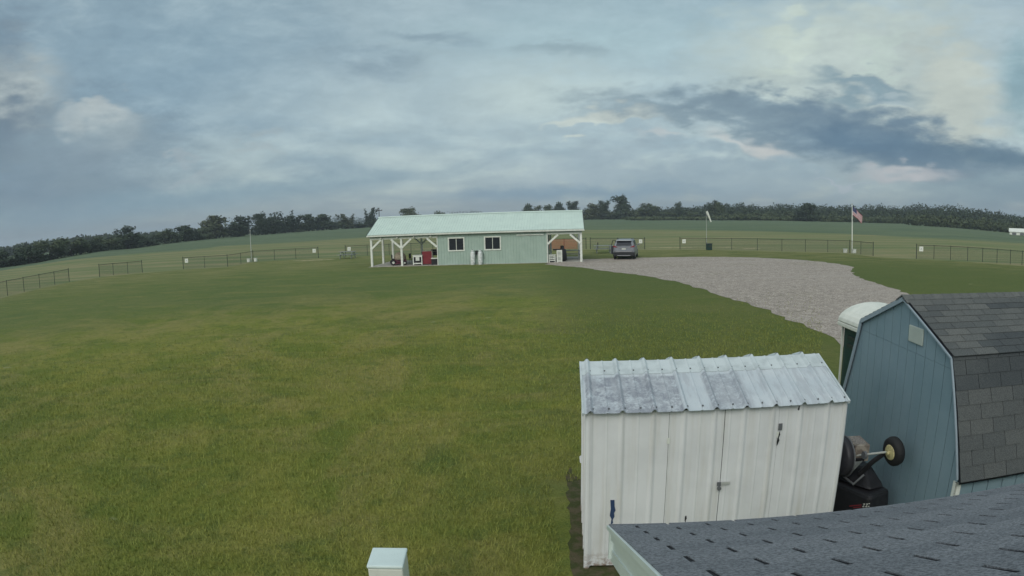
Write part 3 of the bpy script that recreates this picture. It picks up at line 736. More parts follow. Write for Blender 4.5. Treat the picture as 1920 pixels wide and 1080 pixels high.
# ------------------------------------------------------------------ parked suv
def suv(p, rz):
    o = empty('parked_suv', p, rz, 'slate grey suv seen from behind, parked on the gravel with its left door open', 'car')
    # local: +y forward, x right, length 4.6, width 1.86, height 1.68
    hw = .93
    def loft(secs, name, m, parent=o, smooth=True):
        mb = MB(); n = len(secs[0]); vs = [v for s in secs for v in s]; fs = []
        for i in range(len(secs)-1):
            for j in range(n-1): fs.append((i*n+j, i*n+j+1, (i+1)*n+j+1, (i+1)*n+j))
        fs.append(tuple(range(n))); fs.append(tuple((len(secs)-1)*n+j for j in range(n))[::-1]); mb.raw(vs, fs)
        ob = mb.build(name, m, parent, smooth=False); b = ob.modifiers.new('b', 'BEVEL'); b.width = .035; b.segments = 3; b.limit_method = 'ANGLE'; b.angle_limit = rad(25); return ob
    def sec(y, zb, zs, w0, w1):  # lower body ring
        return [(-w0*.93, y, zb), (-w0, y, zb+.12), (-w0, y, (zb+zs)/2), (-w1, y, zs), (w1, y, zs), (w0, y, (zb+zs)/2), (w0, y, zb+.12), (w0*.93, y, zb), (-w0*.93, y, zb)]
    loft([sec(-2.28, .42, .98, .84, .80), sec(-2.2, .34, 1.04, .92, .86), sec(-1.6, .26, 1.06, .93, .88), sec(0, .24, 1.04, .93, .88), sec(1.1, .26, 1.02, .93, .87), sec(2.0, .32, .90, .90, .78), sec(2.3, .42, .78, .80, .66)], 'body', MCAR)
    def gsec(y, z0, z1, w0, w1): return [(-w0, y, z0), (-w1, y, z1-.04), (-w1+.08, y, z1), (w1-.08, y, z1), (w1, y, z1-.04), (w0, y, z0), (-w0, y, z0)]
    loft([gsec(-2.16, 1.03, 1.10, .86, .82), gsec(-1.86, 1.045, 1.56, .87, .70), gsec(-1.2, 1.05, 1.655, .87, .70), gsec(0, 1.03, 1.665, .87, .70), gsec(.55, 1.02, 1.60, .86, .68), gsec(1.25, 1.0, 1.06, .84, .80)], 'cabin', MCAR)
    rw = MB(); rw.hexa([(-.66, -2.145, 1.15), (.66, -2.145, 1.15), (.66, -2.10, 1.15), (-.66, -2.10, 1.15), (-.58, -1.905, 1.53), (.58, -1.905, 1.53), (.58, -1.88, 1.53), (-.58, -1.88, 1.53)]); rw.build('rear_window', MGLASS, o)
    MB().hexa([(-.62, -2.08, 1.56), (.62, -2.08, 1.56), (.66, -1.8, 1.58), (-.66, -1.8, 1.58), (-.62, -2.08, 1.60), (.62, -2.08, 1.60), (.66, -1.8, 1.64), (-.66, -1.8, 1.64)]).build('spoiler', MSILV, o, bevel=.01)
    for s in (-1, 1):
        sw = MB(); sw.hexa([(s*.868, -1.7, 1.10), (s*.868, .9, 1.08), (s*.84, .9, 1.08), (s*.84, -1.7, 1.10), (s*.735, -1.5, 1.52), (s*.735, .45, 1.54), (s*.70, .45, 1.54), (s*.70, -1.5, 1.52)]); sw.build('side_window', MGLASS, o)
        MB().tube([(s*.62, -1.6, 1.70), (s*.62, .4, 1.71)], .02, 6).build('roof_rail', MDARK, o)
        tl = MB(); tl.hexa([(s*.52, -2.30, 1.02), (s*.90, -2.16, 1.02), (s*.90, -2.0, 1.02), (s*.52, -2.2, 1.02), (s*.62, -2.24, 1.09), (s*.885, -2.10, 1.18), (s*.87, -1.95, 1.18), (s*.62, -2.15, 1.09)]); tl.build('tail_light', MTAIL, o, bevel=.01)
        MB().box(s*.95-.09*(s > 0)*0, .72, 1.06, s*.95+s*.17, .84, 1.20).build('side_mirror', MCAR, o, bevel=.02)
        for y in (-1.42, 1.42):
            a_ = MB().lathe([(.2, -.10), (.32, -.10), (.35, -.07), (.35, .07), (.32, .10), (.2, .10)], (s*.83, y, .35), 24, 'x').build('wheel', MRUBBER, o, smooth=True)
            MB().lathe([(.21, -.105), (.21, .105)], (s*.83, y, .35), 10, 'x').build('rim', MSILV, a_)
    MB().hexa([(-.9, -2.33, .30), (.9, -2.33, .30), (.93, -2.1, .27), (-.93, -2.1, .27), (-.88, -2.345, .62), (.88, -2.345, .62), (.935, -2.1, .64), (-.935, -2.1, .64)]).build('rear_bumper', MDARK, o, bevel=.03)
    MB().box(-.70, -2.36, .66, .70, -2.29, .70).build('bumper_trim', MSILV, o)
    MB().box(-.55, -2.352, .33, .55, -2.34, .37).build('lower_trim', MSILV, o)
    MB().hexa([(-.80, -2.31, .71), (.80, -2.31, .71), (.8, -2.2, .71), (-.8, -2.2, .71), (-.74, -2.285, .99), (.74, -2.285, .99), (.74, -2.18, .99), (-.74, -2.18, .99)]).build('tailgate', MCAR, o, bevel=.02)
    MB().box(-.17, -2.325, .84, .17, -2.30, .95).build('number_plate', MWHITE, o)
    MB().box(-.5, -2.32, .985, .5, -2.285, 1.01).build('tailgate_strip', MSILV, o)
    # open front-left door
    dr = MB(); dr.box(-.03, -1.02, .32, .03, 0, 1.04); d = dr.build('open_door', MCAR, o, bevel=.02); d.location = (-.94, .85, 0); d.rotation_euler = (0, 0, rad(-22))
    fr = MB(); fr.bar((0, -1.0, 1.05), (.1, -.8, 1.54), .04); fr.bar((.1, -.8, 1.54), (.1, -.4, 1.52), .04); fr.bar((.1, -.4, 1.52), (0, -.02, 1.05), .04); fr.build('window_frame', MDARK, d)
suv(Vector((9.42+.62, 49.3+2.2, .008)), -rad(16))
o = MB().box(-.045, -.045, 0, .045, .045, .75).build('short_post', MDARK); o.location = ground(1121, 467); tag(o, 'short dark post standing between the pavilion and the suv near the fence', 'post')

# ------------------------------------------------------------------ white metal garden shed
SR = rad(-4.867); SL, SD, SE, SRZ = 2.694, 1.62, 1.79, 2.06
def stain_build(q, oc, c, bs):
    x, y, z = obj_xyz(q, oc)
    n = q.noise(oc, 9., 6., .7); n2 = q.noise(oc, 40., 4., .7)
    st = q.new('ShaderNodeVectorMath', {0: oc, 1: (3., .6, .6)}, operation='MULTIPLY').outputs[0]; ns = q.noise(st, 4., 5., .65)
    # whole sheets that have weathered: fading where the panel ends
    def sheetm(a, b): return q.m('MULTIPLY', q.ss(x, a-.01, a+.01), q.ss(x, b+.01, b-.01))
    low = q.ss(y, .53, .50)
    k = q.m('MULTIPLY', q.m('ADD', sheetm(.0, .93), q.m('MULTIPLY', sheetm(1.22, 1.62), .8)), low)
    k = q.m('MULTIPLY', k, q.ss(q.m('ADD', q.m('MULTIPLY', n, .6), q.m('MULTIPLY', n2, .4)), .36, .58))
    c = q.mix(q.m('MULTIPLY', k, .85), c, s3((122, 126, 136)))
    k2 = q.m('MULTIPLY', q.ss(ns, .45, .62), .6)
    return q.mix(k2, c, s3((160, 166, 172)))
MSHROOF = mat('weathered_white_sheet', s3((180, 190, 196)), .5, noise=(s3((192, 200, 204)), 3., .4, .7), build=stain_build, spec=.5)
MSHCAP = mat('ridge_sheet', s3((192, 202, 204)), .5, noise=(s3((172, 182, 184)), 6., .4, .7))
def rust_build(q, oc, c, bs):
    x, y, z = obj_xyz(q, oc); n = q.noise(oc, 16., 6., .7); n2 = q.noise(oc, 60., 3., .6)
    cm = q.m('MULTIPLY', q.m('MULTIPLY', q.ss(z, .26, .0), q.ss(x, .95, .2)), q.ss(n, .42, .6))
    c = q.mix(q.m('MULTIPLY', cm, .85), c, s3((120, 92, 66)))
    c = q.mix(q.m('MULTIPLY', q.ss(n2, .73, .76), .5), c, s3((120, 116, 104)))
    st = q.new('ShaderNodeVectorMath', {0: oc, 1: (4., 1., .3)}, operation='MULTIPLY').outputs[0]
    return q.mix(q.ss(q.noise(st, 2.5, 5., .6), .45, .75, 0., .35), c, s3((176, 172, 156)))
MSHWALL = mat('aged_white_panel', s3((216, 219, 220)), .55, noise=(s3((206, 209, 210)), 2., .4, .7), build=rust_build)
shed = empty('garden_shed', (.6746, 5.413, 0), SR, 'white metal garden shed with ribbed walls and weathered sheet roof', 'shed')
def ribprof(t):   # R-panel, one major rib per .305
    t %= 1.
    pts = ((0, .0), (.36, 0), (.42, .006), (.46, 0), (.77, 0), (.80, .006), (.83, .018), (.86, .027), (.885, .029), (.91, .027), (.94, .018), (.97, .006), (1., 0))
    for (a, ha), (b, hb) in zip(pts[:-1], pts[1:]):
        if a <= t <= b: return ha+(hb-ha)*(t-a)/(b-a)
    return 0
def xs_for(x0, x1, step, ph=0.):
    out = {x0, x1}; k = int(math.floor((x0-ph)/step))-1
    while ph+k*step < x1+step:
        for t in (0, .36, .42, .46, .77, .80, .83, .86, .885, .91, .94, .97): 
            v = ph+(k+t)*step
            if x0 < v < x1: out.add(v)
        k += 1
    return sorted(out)
PH = -.235
def ribwall(name, x0, x1, z0, z1, y, parent, m, sgn=-1, step=.305, dz=None, amp=.45):
    mb = MB(); xs = xs_for(x0, x1, step, PH)
    for a, b in zip(xs[:-1], xs[1:]):
        ha, hb = ribprof((a-PH)/step)*amp, ribprof((b-PH)/step-1e-9)*amp
        mb.quad((a, y+sgn*ha, z0), (b, y+sgn*hb, z0), (b, y+sgn*hb, z1), (a, y+sgn*ha, z1))
    return mb.build(name, m, parent)
D0, DM, D1 = .80, 1.36, 1.935
ribwall('front_panel', .035, D0, .03, SE-.02, 0, shed, MSHWALL); ribwall('front_panel', D1, SL-.035, .03, SE-.02, 0, shed, MSHWALL)
dl = ribwall('door', D0+.003, DM-.003, .06, SE-.03, -.004, shed, MSHWALL); drr = ribwall('door', DM+.003, D1-.003, .06, SE-.03, -.004, shed, MSHWALL)
MB().box(.02, .02, .03, SL-.02, .04, SE-.03).build('backing', MDARK, shed)
for z in (.45, 1.45):
    MB().box(D0-.014, -.018, z-.03, D0+.014, -.0135, z+.03).build('hinge', MWHITE, shed)
    MB().box(D1-.014, -.018, z-.03, D1+.014, -.0135, z+.03).build('hinge', MWHITE, shed)
la = MB(); la.box(DM-.035, -.03, .935, DM+.004, -.016, .975); la.build('hasp', MGREY, drr); MB().box(DM+.006, -.028, .945, DM+.10, -.016, .975).build('hasp_plate', MGALV, drr)
MB().lathe([(.022, -.01), (.022, .01)], (DM-.015, -.042, .915), 10, 'y').build('padlock', MGREY, dl)
MB().box(D1-.005, -.024, 1.50, D1+.035, -.018, 1.57).build('vent_plate', MGREY, shed)
def flake(pts, y, m, name): MB().prism([(a, 0, b) for a, b in pts], (0, y, 0), (0, y-.003, 0)).build(name, m, shed)
MBLUEM = mat('bare_blue_primer', s3((44, 66, 100)), .7)
sx0, sz0 = .275, .62
flake([(sx0-.03, sz0+.20), (sx0+.012, sz0+.20), (sx0+.015, sz0+.13), (sx0+.026, sz0+.08), (sx0+.012, sz0+.05), (sx0+.018, sz0+.01), (sx0, sz0-.03), (sx0+.005, sz0-.07), (sx0-.018, sz0-.08), (sx0-.012, sz0-.02), (sx0-.03, sz0+.02), (sx0-.022, sz0+.1)], -.003, MBLUEM, 'peeled_patch')
flake([(D1-.01, 1.38), (D1+.012, 1.49), (D1+.02, 1.45), (D1+.008, 1.42), (D1+.018, 1.39), (D1-.005, 1.33)], -.019, MDARK, 'peeled_patch')
flake([(1.02, .60), (1.035, .605), (1.04, .57), (1.03, .55), (1.036, .52), (1.02, .545)], -.007, MDARK, 'peeled_patch')
flake([(2.13, 1.70), (2.145, 1.745), (2.155, 1.70), (2.14, 1.69)], -.003, MDARK, 'peeled_patch')
# corner trims with a rolled foot
for x in (.0, SL-.0): MB().tube([(x+(.02 if x == 0 else -.02), .012, .0), (x+(.02 if x == 0 else -.02), .012, SE-.03)], .032, 10).build('corner_trim', MSHWALL, shed)
# sides and back
for x, s in ((.0, -1), (SL, 1)):
    g = MB(); g.quad((x, .02, .03), (x, SD-.02, .03), (x, SD-.02, SE-.02), (x, SD/2, SRZ-.04), (x, .02, SE-.02))
    for k in range(1, 5): yy = k*.305; g.box(x-.012, yy, .05, x+.012, yy+.03, SE-.04)
    g.build('side_wall', MSHWALL, shed)
MB().box(.0, SD-.02, .03, SL, SD, SE-.02).build('back_wall', MSHWALL, shed)
MB().hexa([(-.02, SD-.2, .62), (0, SD-.2, .62), (0, SD-.12, .62), (-.005, SD-.12, .62), (-.03, SD-.19, .70), (0, SD-.19, .70), (0, SD-.14, .70), (-.005, SD-.14, .70)]).build('bent_flashing', MSHWALL, shed)
def shed_roof(name, y0, z0, y1, z1, m, parent, x0=-.03, x1=SL-.015, lift=0., thick=.005, step=.305):
    mb = MB(); xs = xs_for(x0, x1, step, PH); n = Vector((0, -(z1-z0), (y1-y0))).normalized()
    if n.z < 0: n = -n
    row = [(x, ribprof((x-PH)/step-(1e-9 if i else 0))*1.15+lift) for i, x in enumerate(xs)]
    for (a, ha), (b, hb) in zip(row[:-1], row[1:]):
        P = [Vector((a, y0, z0))+n*ha, Vector((b, y0, z0))+n*hb, Vector((b, y1, z1))+n*hb, Vector((a, y1, z1))+n*ha]
        mb.quad(*P); mb.quad(*[p-n*thick for p in P][::-1]); mb.quad(P[1], P[0], P[0]-n*thick, P[1]-n*thick)
    return mb.build(name, m, parent)
shed_roof('roof', -.07, SE-.02, SD/2, SRZ, MSHROOF, shed)
shed_roof('roof', SD+.07, SE-.02, SD/2, SRZ, MSHROOF, shed)
fy = .56; zf = SE-.02+(SRZ-SE+.02)*(fy+.07)/(SD/2+.07)
shed_roof('ridge_sheet', fy, zf, SD/2, SRZ, MSHCAP, shed, lift=.006)
shed_roof('ridge_sheet', SD-fy, zf, SD/2, SRZ, MSHCAP, shed, lift=.006)
scm = MB().lathe([(.009, -.012), (.009, 0), (.004, .004)], (0, 0, 0), 6); scm = scm.build('roof_screw', MGREY, shed); first_ = True
for k in range(19):
    x = .06+k*.1525
    if x > SL: break
    for y in (-.01, .62):
        z = SE-.02+(SRZ-SE+.02)*(y+.07)/(SD/2+.07)+.014; sc = scm if first_ else scm.copy(); first_ or COL.objects.link(sc); first_ = False; sc.location = (x, y, z)
for i_ in (0, 1):
    x = (-.035, SL-.01)[i_]; MB().bar((x, -.07, SE-.028), (x, SD/2, SRZ-.008), .02, .035).build('rake_trim', MSHCAP, shed)

# ------------------------------------------------------------------ blue gambrel shed
c0 = Vector((4.399, 5.681, 0)); th = rad(-96.9125)   # gable runs towards the camera, roof runs off to the right
H, H2, w2, H1, w1, BLn = 2.709, 2.275, 1.079, 1.169, 1.5, 4.4
bs_ = empty('barn_shed', c0, th, 'blue gambrel-roofed barn shed with grey shingles and a square white vent', 'shed')
# local: +x along the gable towards the camera, +y along the ridge (to the right)
MBLUE = mat('blue_siding_paint', s3((130, 152, 162)), .6, noise=(s3((119, 143, 153)), 1.4, .35, .7), bump=(40., .25, .004))
MBLUEG = mat('siding_groove', s3((64, 86, 98)), .8)
MTRIMB = mat('grey_blue_trim', s3((150, 166, 176)), .6)
def gam(x):
    x = abs(x); return H+(H2-H)*x/w2 if x <= w2 else H2+(H1-H2)*(x-w2)/(w1-w2)
mb = MB(); mb.prism([(-w1+.04, 0, .02), (w1-.04, 0, .02), (w1-.04, 0, H1), (w2, 0, H2-.02), (0, 0, H-.02), (-w2, 0, H2-.02), (-w1+.04, 0, H1)], (0, .012, 0), (0, .03, 0)); mb.build('gable_backing', MBLUEG, bs_)
mb = MB(); xw = w1-.03; k = -xw
brk = [-w2, 0, w2]
while k < xw-.01:
    a, b = k+.005, min(k+.2, xw)-.005
    xs = [a]+[q for q in brk if a < q < b]+[b]
    for z_cut in ((.04, 2.138), (2.141, 9)):
        pts = [(x, gam(x)-.02) for x in xs]
        if z_cut[1] < 9:
            top = [(x, min(z, z_cut[1])) for x, z in pts]
            # add crossing points
            for (xa, za), (xb, zb) in zip(pts[:-1], pts[1:]):
                if (za-z_cut[1])*(zb-z_cut[1]) < 0: t = (z_cut[1]-za)/(zb-za); top.append((xa+(xb-xa)*t, z_cut[1]))
            top.sort(); poly = [(a, z_cut[0])]+[(b, z_cut[0])]+top[::-1]
        else:
            if max(z for _, z in pts) <= z_cut[0]: continue
            top = [(x, z) for x, z in pts if z > z_cut[0]]
            lo = [x for x, z in pts if z > z_cut[0]]
            for (xa, za), (xb, zb) in zip(pts[:-1], pts[1:]):
                if (za-z_cut[0])*(zb-z_cut[0]) < 0: t = (z_cut[0]-za)/(zb-za); lo.append(xa+(xb-xa)*t)
            poly = [(min(lo), z_cut[0]), (max(lo), z_cut[0])]+sorted(top)[::-1]
        poly = [p for i, p in enumerate(poly) if i == 0 or (abs(p[0]-poly[i-1][0])+abs(p[1]-poly[i-1][1])) > 1e-4]
        if len(poly) >= 3: mb.prism([(x, 0, z) for x, z in poly], (0, 0, 0), (0, .0115, 0))
    k += .2
mb.build('gable_wall', MBLUE, bs_)
MB().box(-w1+.03, -.004, 2.131, w1-.03, .009, 2.144).k
for s in (-1, 1):
    rk = MB(); t_ = .05 if s < 0 else .016; dz_ = -.02
    rk.bar((s*w2, -.031, H2+dz_), (0, -.031, H+dz_), .02, t_); rk.bar((s*(w1-.0), -.031, H1-.02), (s*(w2-.0), -.031, H2+dz_), .02, t_); rk.build('rake_trim', MTRIMB, bs_)
MB().box(.155, -.018, 2.245, .47, -.001, 2.43).build('vent_cover', mat('vent_paint', s3((176, 186, 178)), .6), bs_, bevel=.01)
mb = MB()
nb = int(BLn/.2)
for i in range(nb): mb.box(w1-.055, .035+i*.2, .02, w1-.04, .035+i*.2+.19, H1+.02)
mb.build('side_wall', MBLUE, bs_)
MB().box(w1-.07, .03, .02, w1-.056, BLn, H1+.02).build('side_backing', MBLUEG, bs_)
MB().box(-w1+.04, .03, .02, -w1+.06, BLn, H1).build('side_wall', MBLUE, bs_)
MB().prism([(-w1+.04, 0, .02), (w1-.04, 0, .02), (w1-.04, 0, H1), (w2, 0, H2-.02), (0, 0, H-.02), (-w2, 0, H2-.02), (-w1+.04, 0, H1)], (0, BLn-.03, 0), (0, BLn, 0)).build('gable_wall', MBLUE, bs_)
MB().box(w1-.075, -.02, .05, w1-.02, -.0005, H1-.06).box(w1-.037, -.02, .05, w1-.02, .05, H1-.06).build('corner_board', MWHITE2, bs_)
# shingles as real overlapping tabs
def tint_build(dark, light, mid, granule=300.):
    def f(q, oc, c, bs):
        at = q.new('ShaderNodeAttribute', attribute_name='tint').outputs['Fac']
        c = q.mix(at, dark, light)
        c = q.mix(q.ss(q.noise(oc, 1.2, 5., .6), .4, .7, 0., .45), c, mid)
        c = q.mix(q.ss(q.noise(oc, granule, 3., .8), .38, .64, 0., .7), q.mix(.35, c, light), tuple(v*.5 for v in dark))
        return c
    return f
MSHING = mat('grey_shingles', (.05, .05, .05), .95, spec=.15, build=tint_build(s3((40, 52, 62)), s3((122, 124, 120)), s3((96, 102, 102)), 160.), bump=(200., .5, .003))
MSHINB = mat('near_roof_shingles', (.08, .09, .1), .95, spec=.15, build=tint_build(s3((106, 112, 119)), s3((156, 160, 165)), s3((118, 123, 128)), 95.), bump=(120., 1., .01))
MSLOT = mat('shingle_slot', (.008, .01, .015), .9)
def shingles(name, P, u, v, slope, length, m, parent, tintf, tab=.305, exp=.127, gap=.006, t=.007, u0=.0, off=0.):
    """P: eave start, u: up the slope, v: along the eave"""
    P, u, v = Vector(P), Vector(u).normalized(), Vector(v).normalized(); n = v.cross(u).normalized()
    if n.z < 0: n = -n
    mb = MB(); col = []; rows = int(math.ceil(slope/exp))
    for r in range(rows):
        s0 = max(0, r*exp+off); s1 = min(r*exp+off+exp, slope)
        if s1 <= s0: continue
        x = -tab*(.5 if r % 2 else 1.)+u0
        while x < length:
            a, b = max(x+gap/2, 0), min(x+tab-gap/2, length)
            if b-a > .01:
                th_ = t; A = P+v*a+u*s0; Bq = P+v*b+u*s0; C = P+v*b+u*s1; Dq = P+v*a+u*s1
                mb.quad(A+n*th_, Bq+n*th_, C+n*.0012, Dq+n*.0012); mb.quad(A, Bq, Bq+n*th_, A+n*th_)
                mb.quad(A+n*th_, Dq+n*.0012, Dq, A); mb.quad(Bq, C, C+n*.0012, Bq+n*th_)
                tt = tintf(r, a); col += [tt]*4
            x += tab
    return mb.build(name, m, parent, colors=col)
def bt(lower):
    def f(r, a):
        v = random.uniform(.28, .56) if lower else random.uniform(.30, .82)
        if not lower:
            if r in (7, 8) and False: pass
            if r in (0, 1, 2) and .35 < a < 1.5 and not (r == 0 and a < .5): v = random.uniform(.0, .15)
            if r in (7,) and 1.0 < a < 1.9: v = random.uniform(.0, .2)
            if r in (7,) and .1 < a < .4: v = .3
        else:
            if r >= 6: v = random.uniform(.0, .04)
        return v
    return f
deck_ = MB()
for s in (-1, 1):
    deck_.hexa([(s*(w1+.03), -.02, H1-.06), (s*(w1+.03), BLn+.05, H1-.06), (s*w2, BLn+.05, H2-.03), (s*w2, -.02, H2-.03), (s*(w1+.045), -.02, H1-.03), (s*(w1+.045), BLn+.05, H1-.03), (s*w2, BLn+.05, H2+.01), (s*w2, -.02, H2+.01)])
    deck_.hexa([(s*w2, -.02, H2-.03), (s*w2, BLn+.05, H2-.03), (0, BLn+.05, H-.03), (0, -.02, H-.03), (s*w2, -.02, H2+.01), (s*w2, BLn+.05, H2+.01), (0, BLn+.05, H+.01), (0, -.02, H+.01)])
deck_.build('roof_deck', MSLOT, bs_)
for s in (1, -1):
    lo0 = Vector((s*(w1+.047), -.02, H1-.03)); lo1 = Vector((s*(w2+.004), -.02, H2+.012)); up1 = Vector((0, -.02, H+.012))
    shingles('roof', lo0, lo1-lo0, (0, 1, 0), (lo1-lo0).length, BLn+.1, MSHING, bs_, bt(True), exp=.148)
    shingles('roof', lo1+Vector((s*.03, 0, -.008)), up1-lo1, (0, 1, 0), (up1-lo1).length, BLn+.1, MSHING, bs_, bt(False), exp=.122)
cap = MB(); colc = []
for i in range(int(BLn/.14)+1):
    y = -.05+i*.14; e = .016
    cap.prism([(-.13, 0, H+.012-.052), (0, 0, H+.03), (.13, 0, H+.012-.052), (.13, 0, H-.052), (0, 0, H+.012), (-.13, 0, H-.052)], (0, y, 0.004), (0, y+.15, .0)); colc += [random.uniform(.5, .95)]*8
cap.build('ridge_cap', MSHING, bs_, colors=colc)

# ------------------------------------------------------------------ portable toilet behind the blue shed
pt = empty('portable_toilet', (5.28, 8.5, 0), rad(-4.9), 'dark green portable toilet with a pale domed roof behind the blue shed', 'portable toilet')
PW = 1.14; mb = MB(); mb.box(.03, -PW+.03, .1, PW-.03, -.03, 1.86); mb.build('cabin', MGREENP, pt, bevel=.02)
MB().box(-.02, -PW-.02, .0, PW+.02, .02, .1).build('base', MGREENP, pt)
for x in (0, PW-.03):
    for y in (-PW, -.03): MB().box(x, y, .101, x+.03, y+.03, 1.86).build('corner_post', MPALEG, pt)
dome = MB(); sec_ = []; n = 14
pts = [(PW/2-(PW/2+.06)*math.cos(math.pi*i/n), 1.93+.29*math.sin(math.pi*i/n)) for i in range(n+1)]
dome.prism([(x, 0, z) for x, z in pts], (0, -PW-.06, 0), (0, .06, 0)); dome.build('roof', MPALEG, pt, bevel=.02)
MB().box(-.06, -PW-.06, 1.862, PW+.06, .06, 1.925).build('roof_rim', MPALEG, pt, bevel=.01)
MB().box(.2, -PW+.01, .14, PW-.2, -PW+.028, 1.82).build('door', MGREENP, pt, bevel=.01)
for z in (1.55, 1.68): MB().box(.012, -PW+.2, z, .028, -.2, z+.06).build('vent_slot', MFENCE, pt)

# ------------------------------------------------------------------ upended lawn machine between the sheds
mc = empty('lawn_machine', (3.95, 5.62, 0), 0, 'black upended lawn sweeper with a cream-hubbed wheel leaning by the blue shed', 'lawn sweeper')
def mp(px, py, x):   # photograph point on the vertical plane at world x, in machine coordinates
    r = ray(px, py); k = x/r[0]; return Vector((x-3.95, r[1]*k-5.62, CAMH+r[2]*k))
hop = MB()
A = [mp(1572, 905, 3.72), mp(1640, 893, 3.88), mp(1652, 915, 3.90), mp(1650, 960, 3.90)]
hop.hexa([(-.42, .62, .0), (-.10, -.48, .0), (.28, -.40, .0), (.28, .62, .0), (-.40, .60, .50), (-.10, -.42, .58), (.22, -.36, .60), (.25, .60, .52)]); hop.build('hopper', MBLACKP, mc, bevel=.04)
hop = MB(); hop.hexa([(-.32, .52, .52), (-.06, -.32, .60), (.20, -.30, .60), (.22, .55, .54), (-.12, .30, .74), (.02, -.02, .78), (.14, -.02, .78), (.16, .3, .76)]); hop.build('hood', MBLACKP, mc, bevel=.04)
f0, f1 = Vector((-.42, .62, 0)), Vector((-.10, -.48, 0)); f2 = Vector((-.40, .60, .5)); fn = (f1-f0).cross(f2-f0).normalized()
if fn.x > 0: fn = -fn
def onface(px, py, off=.006):   # a point on the hopper's front face
    r = Vector(ray(px, py)); o_ = Vector((-3.95, -5.62, CAMH)); k = (f0-o_).dot(fn)/r.dot(fn); return o_+r*k+fn*off
lb = MB(); lb.quad(onface(1593, 949.6), onface(1616, 947.4), onface(1616, 945.6), onface(1593, 947.8)); lb.quad(onface(1600, 952.6), onface(1616, 951), onface(1616, 949.4), onface(1600, 951)); lb.build('red_stripe', MRED, mc)
lt = MB()
def stroke(xa, ya, xb, yb): lt.quad(onface(xa, ya+.9, .007), onface(xb, yb+.9, .007), onface(xb, yb-.3, .007), onface(xa, ya-.3, .007))
for b0 in (1618, 1623.4): stroke(b0, 950, b0+3.6, 949.6); stroke(b0+1, 944.6, b0+4.6, 944.2); stroke(b0, 949.5, b0+4.2, 945)
stroke(1628, 949, 1631, 948.6); stroke(1629, 944, 1632, 943.6)
lt.build('lettering', MWHITE, mc)
# frame tubes
fr = MB(); fr.tube([mp(1575, 868, 3.8), mp(1578, 890, 3.75), mp(1600, 908, 3.75), mp(1620, 890, 3.85)], .014, 8); fr.build('bent_tube', MGREY, mc)
# pale engine box
bxp = [mp(1583, 818, 3.85), mp(1612, 816, 3.95), mp(1632, 834, 3.92), mp(1604, 836, 3.80)]
bt_ = [p.copy() for p in bxp]; bb = [Vector((p.x, p.y, p.z-.20)) for p in bxp]
MB().hexa(bb[::-1]+bt_[::-1]).build('engine_box', mat('pale_worn_metal', s3((150, 144, 134)), .6, noise=(s3((112, 104, 96)), 14., .4, .6)), mc, bevel=.008)
tp = MB(); c_ = sum(bt_, Vector())/4; ii = [c_+(p-c_)*.74+Vector((0, 0, .004)) for p in bt_]; tp.quad(*ii[::-1]); tp.build('box_grille', mat('worn_label', s3((112, 106, 104)), .7, noise=(s3((150, 146, 138)), 60., .45, .6)), mc)
cpt = mp(1577, 856, 3.72); MB().lathe([(.05, -.05), (.22, -.05), (.235, -.02), (.235, .04), (.2, .06)], tuple(cpt), 28, 'x').build('drum', mat('dark_drum', (.035, .035, .042), .5), mc, smooth=True)
MB().lathe([(.225, .035), (.245, .04), (.245, .055), (.225, .062)], tuple(cpt+Vector((.0, 0, 0))), 28, 'x').build('drum_rim', MGREY, mc)
hub = mp(1623, 853, 3.84); MB().lathe([(.02, -.03), (.045, -.03), (.045, 0), (.02, .01)], tuple(hub), 14, 'x').build('pulley', MGREY, mc)
ax0, ax1 = mp(1598, 855, 3.80), mp(1668, 847, 4.02); MB().tube([ax0, ax1], .013, 8).build('axle', MGALV, mc)
fr = MB(); fr.tube([mp(1612, 888, 3.88), mp(1636, 866, 3.94), mp(1660, 848, 4.02)], .03, 8); fr.tube([mp(1596, 862, 3.8), mp(1618, 862, 3.84)], .022, 8); fr.tube([mp(1584, 832, 3.82), mp(1602, 852, 3.79)], .018, 8); fr.build('frame_bracket', MBLACKP, mc)
MB().hexa([mp(1590, 885, 3.75), mp(1600, 883, 3.78), mp(1600, 883, 3.80), mp(1590, 885, 3.77), mp(1600, 866, 3.76), mp(1618, 864, 3.80), mp(1618, 864, 3.82), mp(1600, 866, 3.78)]).build('guard_plate', MWOODGREY, mc)
wc = mp(1676, 846, 4.06)
wn_ = MB().lathe([(.075, -.055), (.13, -.062), (.158, -.04), (.166, -.0), (.158, .04), (.13, .062), (.075, .055)], (0, 0, 0), 32, 'x').build('wheel', MRUBBER, mc, smooth=True); wn_.location = wc; wn_.rotation_euler = (0, rad(-6), rad(2))
MB().lathe([(.02, -.072), (.035, -.072), (.06, -.062), (.082, -.066), (.088, -.058), (.088, .04)], (0, 0, 0), 28, 'x').build('rim', MCREAM, wn_, smooth=True)
MB().lathe([(.012, -.10), (.022, -.095), (.024, -.065)], (0, 0, 0), 12, 'x').build('hub_cap', MCREAM, wn_, smooth=True)

